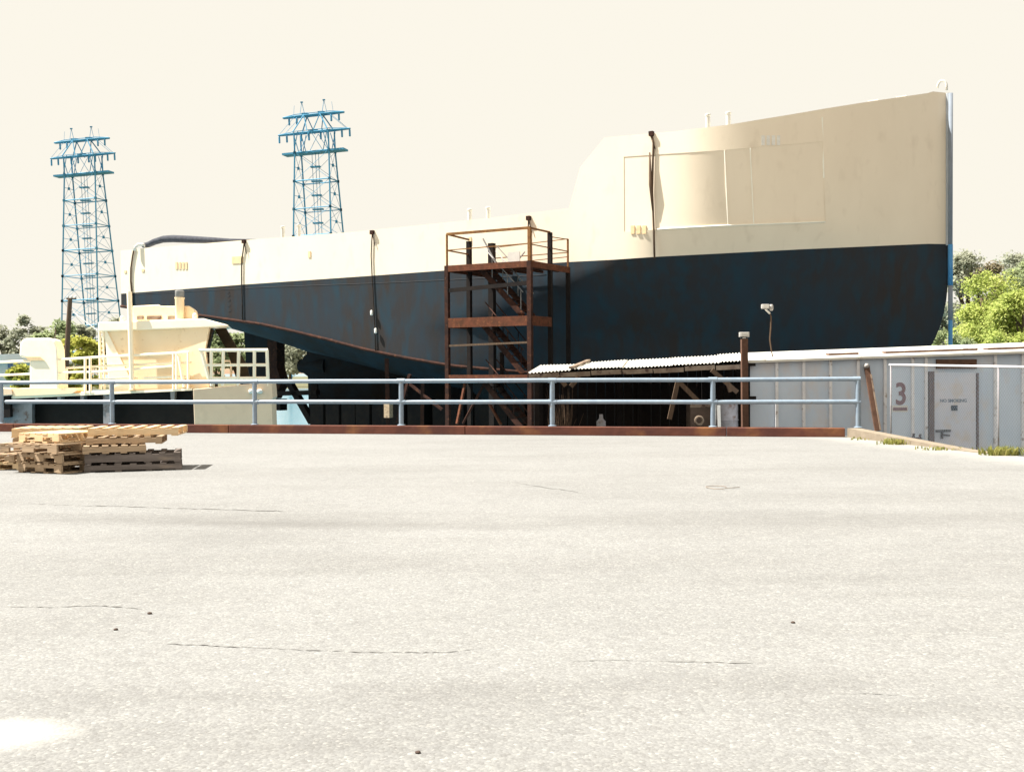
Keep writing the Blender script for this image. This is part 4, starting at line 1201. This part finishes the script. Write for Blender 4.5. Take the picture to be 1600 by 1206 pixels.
# mast
MB().tube([B(202, 456, -.05), B(204, 520, -.05), B(206.5, 610, -.05)], [.085, .085, .075], 12).build('mast', M['yrail'], bt, smooth=True, angle=40)
MB().lathe(B(206.5, 611, -.05), [(.12, 0), (.12, .05), (.08, .08)], 12).build('mast_foot', M['vent'], bt, smooth=True, angle=40)
# deck rails
mb = MB()
rr = .042
mb.tube([B(-20, 566.5), B(45, 564), B(95, 561.5), B(160, 557.5), B(295, 550.5)], rr, 6)
mb.tube([B(-20, 587), B(45, 584.5), B(92, 582.3), B(160, 580.5), B(270, 572)], rr * .9, 6)
mb.tube([B(104, 575.5, .1), B(104, 606, .1)], rr, 6); mb.tube([B(104, 575, .1), B(160, 572, .1), B(300, 566, .1)], rr * .9, 6)
mb.tube([B(104, 595, .1), B(215, 590, .1)], rr * .8, 6); mb.tube([B(225, 590.5, .1), B(300, 587, .1)], rr * .8, 6)
for px in (133, 141, 271, 276, 294):
    yt = interp(px, [(95, 561.5), (295, 550.5)]); yb = interp(px, [(18, 620), (300, 607)])
    mb.tube([B(px, yt), B(px, yb)], rr * 1.05, 6)
mb.tube([B(279, 556), B(288, 605)], rr * 1.4, 6)
mb.build('deck_rail', M['yrail'], bt, smooth=True, angle=40)
mb = MB()
bq = lambda x, y, o=0.0: P(x, y, BD(300) - .95 + o)
for x0, x1 in ((330, 330.5), (349, 348), (373, 372), (397.5, 397.5), (417, 419)):
    mb.tube([bq(x0, 547), bq(x1, 603)], .055, 8)
for y0, w0 in ((547.3, .052), (570.3, .045), (591, .048)):
    mb.tube([bq(311 + (y0 - 547) * .3, y0), bq(418.5, y0 - .3)], w0, 8)
mb.tube([bq(315, 550), bq(327, 594)], .055, 8)
mb.build('bow_rail', M['yrail'], bt, smooth=True, angle=40)
MB().bar(bq(361, 564, 2.4), bq(361, 598, 2.4), .07, .05, (0, 1, 0)).bar(bq(346, 564, 2.4), bq(363, 564, 2.4), .05, .07).build('far_rail', M['yrail'], bt)
# cowl ventilator
cv = [(46, 562), (30, 557), (30.5, 540), (34, 531), (40, 528.3), (80, 528), (86, 532), (90, 545), (91.5, 580), (92, 613), (46, 613)]
vt = slab(cv, -.1, 1.3, 'cowl_ventilator', 'yrail', bt, bevel=.07)
MB().prism([B(38, 557.6, -.16), B(62, 557.4, -.16), B(70, 563.4, -.16), B(46, 563.6, -.16)], BY * .05).build('cowl_mouth', M['vent'], vt)
slab([(20, 607), (118, 606.5), (120, 610), (112, 615), (20, 619)], -.15, 1.6, 'ventilator_base', 'yboat')
slab([(-40, 604), (18, 607), (20, 617), (-40, 621)], -.2, 1.0, 'side_locker', 'ytan', bevel=.02)
slab([(-30, 621), (15, 618), (16, 652), (-30, 655)], -.1, .8, 'mooring_fender', 'dark')

# small house on the far bank and utility pole
dh = 60
t = thing('waterside_cabin', 'small white cabin with a blue window behind the boat ventilator', 'cabin', P(0, 600, dh))
MB().prism([P(-60, 566, dh), P(43, 565, dh), P(43, 660, dh), P(-60, 660, dh)], V((0, 5, 0))).build('wall', M['leaf_olive'] if False else M['pale'], t)
MB().prism([P(-64, 556, dh - .4), P(30, 552.5, dh - .4), P(46, 563, dh - .4), P(46, 567, dh - .4), P(-64, 568, dh - .4)], V((0, 5.8, 0))).build('roof', M['house'], t)
wdw = MB().prism([P(12, 569, dh - .06), P(37, 568, dh - .06), P(37, 580, dh - .06), P(12, 581, dh - .06)], V((0, .1, 0))).build('window', M['glassblue'], t)
dp = 62
t = thing('utility_pole', 'dark leaning wooden utility pole behind the boat cabin at left', 'utility pole', P(102.5, 640, dp))
MB().tube([P(101, 650, dp), P(104, 560, dp), P(109.5, 466, dp)], [.16, .145, .12], 10).build('shaft', M['pole'], t, smooth=True, angle=40)
MB().bar(P(104, 467, dp), P(119, 467, dp), .08, .08).build('crossarm', M['pole'], t)
mb = MB()
for px in (106, 112, 118): MB().lathe(P(px, 466, dp), [(.05, 0), (.06, .05), (.04, .14)], 8).build('insulator', M['pale'], t, smooth=True)
mb = MB().tube([P(110, 484, dp), P(130, 500, dp - .5), P(152, 516, dp - 1)], .022, 5)
mb.build('guy_wire', M['pale'], t)

# ------------------------------------------------------------------ lattice towers
def tower(label, px_base, d, lean):
    base = P(px_base, 584 - .006 * px_base, d); base.z = 0
    o = thing('transmission_tower', label, 'transmission tower', (0, 0, 0), 'lattice towers beyond the ship')
    th = R(10)
    lev = [0.5, 7.4, 14.2, 21.0, 27.6, 34.4, 41.0, 47.8, 54.8]
    def uv(z):
        return interp(z, [(0, 5.5), (21, 5.1), (54.8, 4.45), (64, 4.45)]), interp(z, [(0, 7.0), (21, 5.2), (54.8, 1.94), (64, 1.8)])
    cu, su = math.cos(th), math.sin(th)
    def X(a, b2, z): return V((a * cu + b2 * su, -a * su + b2 * cu, z))
    def corner(i, z):
        u, v = uv(z); a, b2 = ((-1, -1), (1, -1), (1, 1), (-1, 1))[i]; return X(a * u, b2 * v, z)
    mb = MB()
    for i in range(4):
        mb.tube([corner(i, 0), corner(i, 21), corner(i, 54.8), corner(i, 59.6)], .20, 5)
    mb.build('leg', M['tower'], o)
    mb = MB()
    for k in range(len(lev) - 1):
        z0, z1 = lev[k], lev[k + 1]
        for i in range(4):
            j = (i + 1) % 4
            a0, a1, b0, b1 = corner(i, z0), corner(i, z1), corner(j, z0), corner(j, z1)
            wide = i in (0, 2)
            r_ = .05
            mb.tube([a0, b1], r_, 4, cap=False); mb.tube([b0, a1], r_, 4, cap=False)
            mb.tube([a1, b1], .15 if k % 2 == 0 else .12, 4, cap=False)
            if not wide:
                m0, m1 = (a0 + a1) / 2, (b0 + b1) / 2
                mb.tube([m0, m1], .07, 4, cap=False)
                mb.box((a0 + b0 + a1 + b1) / 4, (.5, .4, .7))
            for q in (a1, b1): mb.box(q, (.55, .4, .6))
    mb.build('bracing', M['tower'], o)
    mb = MB()
    for k in range(len(lev) - 1):                            # inner ladder shaft
        z0, z1 = lev[k], lev[k + 1]
        for a in (-.8, .1, .9):
            mb.tube([X(a, 0, z0), X(a, 0, z1)], .07, 4, cap=False)
        mb.box(X(0, 0, (z0 + z1) / 2), (2.4, 1.2, .3)); mb.box(X(.2, 0, z1), (2.6, 1.2, .3))
    mb.build('ladder_shaft', M['tower'], o)
    # platform and arms along the long axis
    def arm(z, h, r_, dz, nm):
        mb = MB()
        for b2 in (-.7, .7):
            mb.tube([X(-h, b2 * .3, z), X(-uv(z)[0], b2, z), X(uv(z)[0], b2, z), X(h, b2 * .3, z)], r_, 5)
            mb.tube([X(-h, b2 * .3, z + .1), X(-uv(z)[0], b2, z + dz), X(uv(z)[0], b2, z + dz), X(h, b2 * .3, z + .1)], r_ * .4, 5)
        n = 14
        for i in range(n):
            a = lerp(-h, h, i / n); c = lerp(-h, h, (i + 1) / n)
            mb.tube([X(a, -.5, z), X(c, .5, z + (dz if abs(c) < 4 else dz * .4))], .07, 4, cap=False)
        return mb.build(nm, M['tower'], o)
    mb = MB().box((0, 0, 54.8), (16.0, 3.0, .45), (X(1, 0, 0), X(0, 1, 0), (0, 0, 1)))
    mb.build('platform', M['tower'], o)
    arm(59.7, 9.3, .2, .5, 'crossarm'); arm(63.8, 7.9, .24, .45, 'crossarm')
    mb = MB()
    for sgn in (-1, 1):                                      # V frames above
        for b2 in (-2.4, 2.4):
            mb.tube([X(sgn * 4.45, b2, 59.7), X(sgn * 2.1, b2 * .4, 63.8)], .16, 5); mb.tube([X(sgn * .8, b2, 59.7), X(sgn * 2.1, b2 * .4, 63.8)], .13, 5)
            mb.tube([X(sgn * 4.45, b2, 54.8), X(sgn * 3.2, b2, 59.7)], .11, 5); mb.tube([X(sgn * 3.2, b2, 54.8), X(sgn * 4.45, b2, 59.7)], .11, 5)
            mb.tube([X(sgn * 4.2, b2 * .5, 63.8), X(sgn * 8.6, b2 * .4, 59.8)], .05, 4, cap=False)
            mb.tube([X(0, b2, 59.7), X(sgn * 3, b2, 54.8)], .07, 4, cap=False)
        mb.tube([X(sgn * 2.2, 0, 63.8), X(sgn * 2.9, 0, 67.2)], .07, 4); mb.tube([X(sgn * 3.6, 0, 63.8), X(sgn * 2.9, 0, 67.2)], .06, 4)
        mb.box(X(sgn * 2.9, 0, 67.2), (.6, .3, .3)); mb.tube([X(sgn * 5.2, 0, 63.8), X(sgn * 4.9, 0, 66.6)], .04, 4)
        mb.box(X(sgn * 2.1, 0, 64), (1.5, 1.4, .9))
    mb.box(X(-.2, 0, 59.9), (2.2, 1.2, .8))
    mb.build('peak_frame', M['tower'], o)
    for z, ps in ((59.5, (-9.2, -7.2, -3.4, -1.4, 1.7, 3.6, 7.2, 9.2)), (63.6, (-6.4, -4.4, 4.6, 6.6))):
        for a in ps:
            MB().lathe(X(a, 0, z - 1.7), [(.12, 0), (.24, .1), (.24, 1.5), (.12, 1.7)], 8).build('insulator', M['tower'], o)
    o.location = base; o.rotation_euler = (0, -lean, 0)
    return o
tw = tower('blue steel lattice pylon at far left rising above the trees', 148, 300, .0434)
t2 = copy_tree(tw); b2 = P(507.5, 581, 272); t2.location = (b2.x, b2.y, 0); t2.rotation_euler = (0, -.036, R(-4))
t2['label'] = 'blue steel lattice pylon rising from behind the cream hull of the ship'

# ------------------------------------------------------------------ trees
def tree(name, label, cat, base, h, rx, leaf, n, mat, group, crown_lo=.15, seed=1, clumps=16, trunk=True, flat=.8, up=0.0):
    rg = np.random.default_rng(seed); rr = random.Random(seed)
    o = thing(name, label, cat, base, group)
    base = V(base)
    tr = h * .022 + .05
    mb = MB()
    top = base + V((rr.uniform(-.3, .3), rr.uniform(-.3, .3), h * .72))
    mb.tube([base + V((0, 0, -.4)), base.lerp(top, .35) + V((rr.uniform(-.2, .2), 0, 0)), top], [tr, tr * .75, tr * .3], 7)
    cz = h * (crown_lo + 1) / 2; rz_ = h * (1 - crown_lo) / 2
    C = []
    for i in range(clumps):
        for _ in range(40):
            q = np.array([rr.uniform(-1, 1), rr.uniform(-1, 1), rr.uniform(-1, 1)])
            l_ = np.linalg.norm(q)
            if .25 < l_ < 1: break
        c = V((base.x + q[0] * rx * .74, base.y + q[1] * rx * .74, base.z + cz + q[2] * rz_ * .74))
        C.append((c, rr.uniform(.26, .44) * rx))
        if i < 9:
            s_ = base.lerp(top, rr.uniform(.35, .85))
            mb.tube([s_, s_.lerp(c, .55) + V((0, 0, .15)), c], [tr * .4, tr * .25, tr * .1], 5)
    mb.build('trunk', M['bark'], o, smooth=True)
    per = n // clumps
    pos = []
    for c, r_ in C:
        d = rg.normal(size=(per, 3)); d /= np.linalg.norm(d, axis=1)[:, None]
        rad = r_ * (rg.random(per) ** .38)[:, None] * (1 + .22 * rg.normal(size=(per, 1)))
        p = d * rad; p[:, 2] *= flat
        pos.append(p + np.array(c))
    pos = np.concatenate(pos); m_ = len(pos)
    nrm = pos - np.array([base.x, base.y, base.z + cz * .8]); nrm /= np.linalg.norm(nrm, axis=1)[:, None]
    nrm = nrm * .7 + rg.normal(size=(m_, 3)) * .6 + np.array([0, 0, .35]); nrm /= np.linalg.norm(nrm, axis=1)[:, None]
    a = np.cross(nrm, rg.normal(size=(m_, 3))); a /= np.linalg.norm(a, axis=1)[:, None]
    b_ = np.cross(nrm, a)
    sz = leaf * (.5 + rg.random((m_, 1)) * .9)
    q0, q1, q2, q3 = pos - a * sz, pos - b_ * sz * .55 + a * sz * .1, pos + a * sz, pos + b_ * sz * .55 + a * sz * .1
    vv = np.stack([q0, q1, q2, q3], 1).reshape(-1, 3) - np.array(base)
    me = bpy.data.meshes.new('crown'); me.vertices.add(m_ * 4); me.vertices.foreach_set('co', vv.astype(np.float32).ravel())
    me.loops.add(m_ * 4); me.loops.foreach_set('vertex_index', np.arange(m_ * 4, dtype=np.int32))
    me.polygons.add(m_); me.polygons.foreach_set('loop_start', np.arange(0, m_ * 4, 4, dtype=np.int32))
    me.materials.append(M[mat]); me.update(calc_edges=True); me.validate()
    co_ = bpy.data.objects.new('crown', me); COL.objects.link(co_); co_.parent = o
    return o

def tree_px(px, ytop, d, zb, rpx, leaf, n, mat, label, group, name='tree', cat='tree', **kw):
    b = P(px, 580, d); b.z = zb; h = P(px, ytop, d).z - zb
    tree(name, label, cat, b, h, rpx * d / F, leaf, n, mat, group, **kw)
GR = 'trees right of the bow'
tree_px(1537, 402, 84, -1.0, 62, .125, 17000, 'leaf_bright', 'bright green leafy tree just right of the bow, in front of the darker ones', GR, seed=3, clumps=26, crown_lo=.05)
tree_px(1600, 428, 76, -1.0, 60, .115, 17000, 'leaf_bright', 'broad bright green tree at the right edge of the picture', GR, seed=4, clumps=26, crown_lo=.05)
tree_px(1665, 410, 86, -1.0, 65, .13, 8000, 'leaf_bright', 'bright green tree cut by the right border, behind the broad one', GR, seed=5, clumps=20, crown_lo=.05)
tree_px(1508, 490, 72, -1.0, 34, .10, 7000, 'leaf_mid', 'small mid green tree low beside the blue pole', GR, seed=6, clumps=16, crown_lo=0)
tree_px(1570, 505, 68, -1.0, 40, .10, 7000, 'leaf_bright', 'low yellow-green tree rising just above the white roof pipe', GR, seed=16, clumps=16, crown_lo=0)
tree_px(1512, 362, 122, -1.0, 44, .19, 9000, 'leaf_olive', 'dull green round-topped tree behind the bright one next to the bow', GR, seed=7, clumps=20, crown_lo=.2)
tree_px(1562, 356, 132, -1.0, 46, .20, 9000, 'leaf_tan', 'tan budding tree standing highest behind the bright green trees', GR, seed=8, clumps=18, crown_lo=.2)
tree_px(1612, 358, 126, -1.0, 46, .19, 9000, 'leaf_mid', 'dull green tree at the right edge behind the bright ones', GR, seed=9, clumps=20, crown_lo=.2)
tree_px(1588, 372, 140, -1.0, 44, .2, 8000, 'leaf_olive', 'dull green tree in the gap between the tan tree and the right edge', GR, seed=19, clumps=20, crown_lo=.1)
tree_px(1462, 400, 128, -1.0, 44, .27, 3000, 'leaf_olive', 'dull tree mostly hidden behind the bow of the ship', GR, seed=10, clumps=16, crown_lo=.1)
tree_px(1474, 505, 88, -1.0, 30, .14, 3500, 'leaf_mid', 'green bush seen under the raked forefoot of the bow', GR, name='bush', cat='bush', seed=17, clumps=16, crown_lo=0)
tree_px(1440, 512, 98, -1.0, 30, .16, 3000, 'leaf_bright', 'green bush behind the roof of the shed just under the bow', GR, name='bush', cat='bush', seed=18, clumps=16, crown_lo=0)
GL = 'trees along the far shore'
for i, (px, yt, d, rp, mt, lb) in enumerate([
    (4, 503, 205, 40, 'leaf_olive', 'grey olive tree on the far shore at the left edge'),
    (44, 488, 198, 34, 'leaf_olive', 'tallest grey olive tree on the far shore, above the ventilator'),
    (88, 484, 196, 34, 'leaf_mid', 'green tree on the far shore behind the utility pole'),
    (124, 487, 204, 30, 'leaf_olive', 'grey green tree on the far shore between pole and boat cabin'),
    (182, 484, 208, 34, 'leaf_olive', 'grey olive tree on the far shore above the cabin roof edge'),
    (232, 488, 204, 34, 'leaf_mid', 'green tree on the far shore hidden behind the boat cabin'),
    (285, 500, 200, 36, 'leaf_olive', 'olive tree on the far shore behind the cabin exhaust stack'),
    (338, 506, 196, 34, 'leaf_mid', 'green tree on the far shore seen beside the raked cabin leg'),
    (378, 510, 200, 32, 'leaf_mid', 'pale green tree on the far shore seen left of the rudder'),
    (455, 508, 198, 40, 'leaf_olive', 'pale tree on the far shore seen between rudder and keel'),
    (-40, 505, 210, 40, 'leaf_mid', 'green tree on the far shore just outside the left border')]):
    tree_px(px, yt - 6, d, -1.0, rp, .42, 3000, mt, lb, GL, seed=40 + i, clumps=16, crown_lo=.0)
GB = 'yellow green bushes behind the boat'
for i, (px, yt, d, rp, lb) in enumerate([(70, 528, 66, 27, 'yellow-green bush just right of the cowl ventilator'), (102, 508, 68, 32, 'yellow-green bush around the foot of the utility pole'),
                                         (138, 496, 67, 30, 'tall yellow-green bush beside the cabin ladder'), (30, 552, 58, 24, 'yellow-green bush below the blue window')]):
    tree_px(px, yt, d, -1.2, rp, .14, 3600, 'leaf_yellow', lb, GB, name='bush', cat='bush', seed=70 + i, clumps=18, crown_lo=0)
mb = MB().prism([V((-40, 61.5, -1.2)), V((-21, 61.5, -1.2)), V((-19, 72, -1.2)), V((-40, 74, -1.2))], (0, 0, -1))
tag(mb.build('spit_bank', M['bank']), kind='structure')
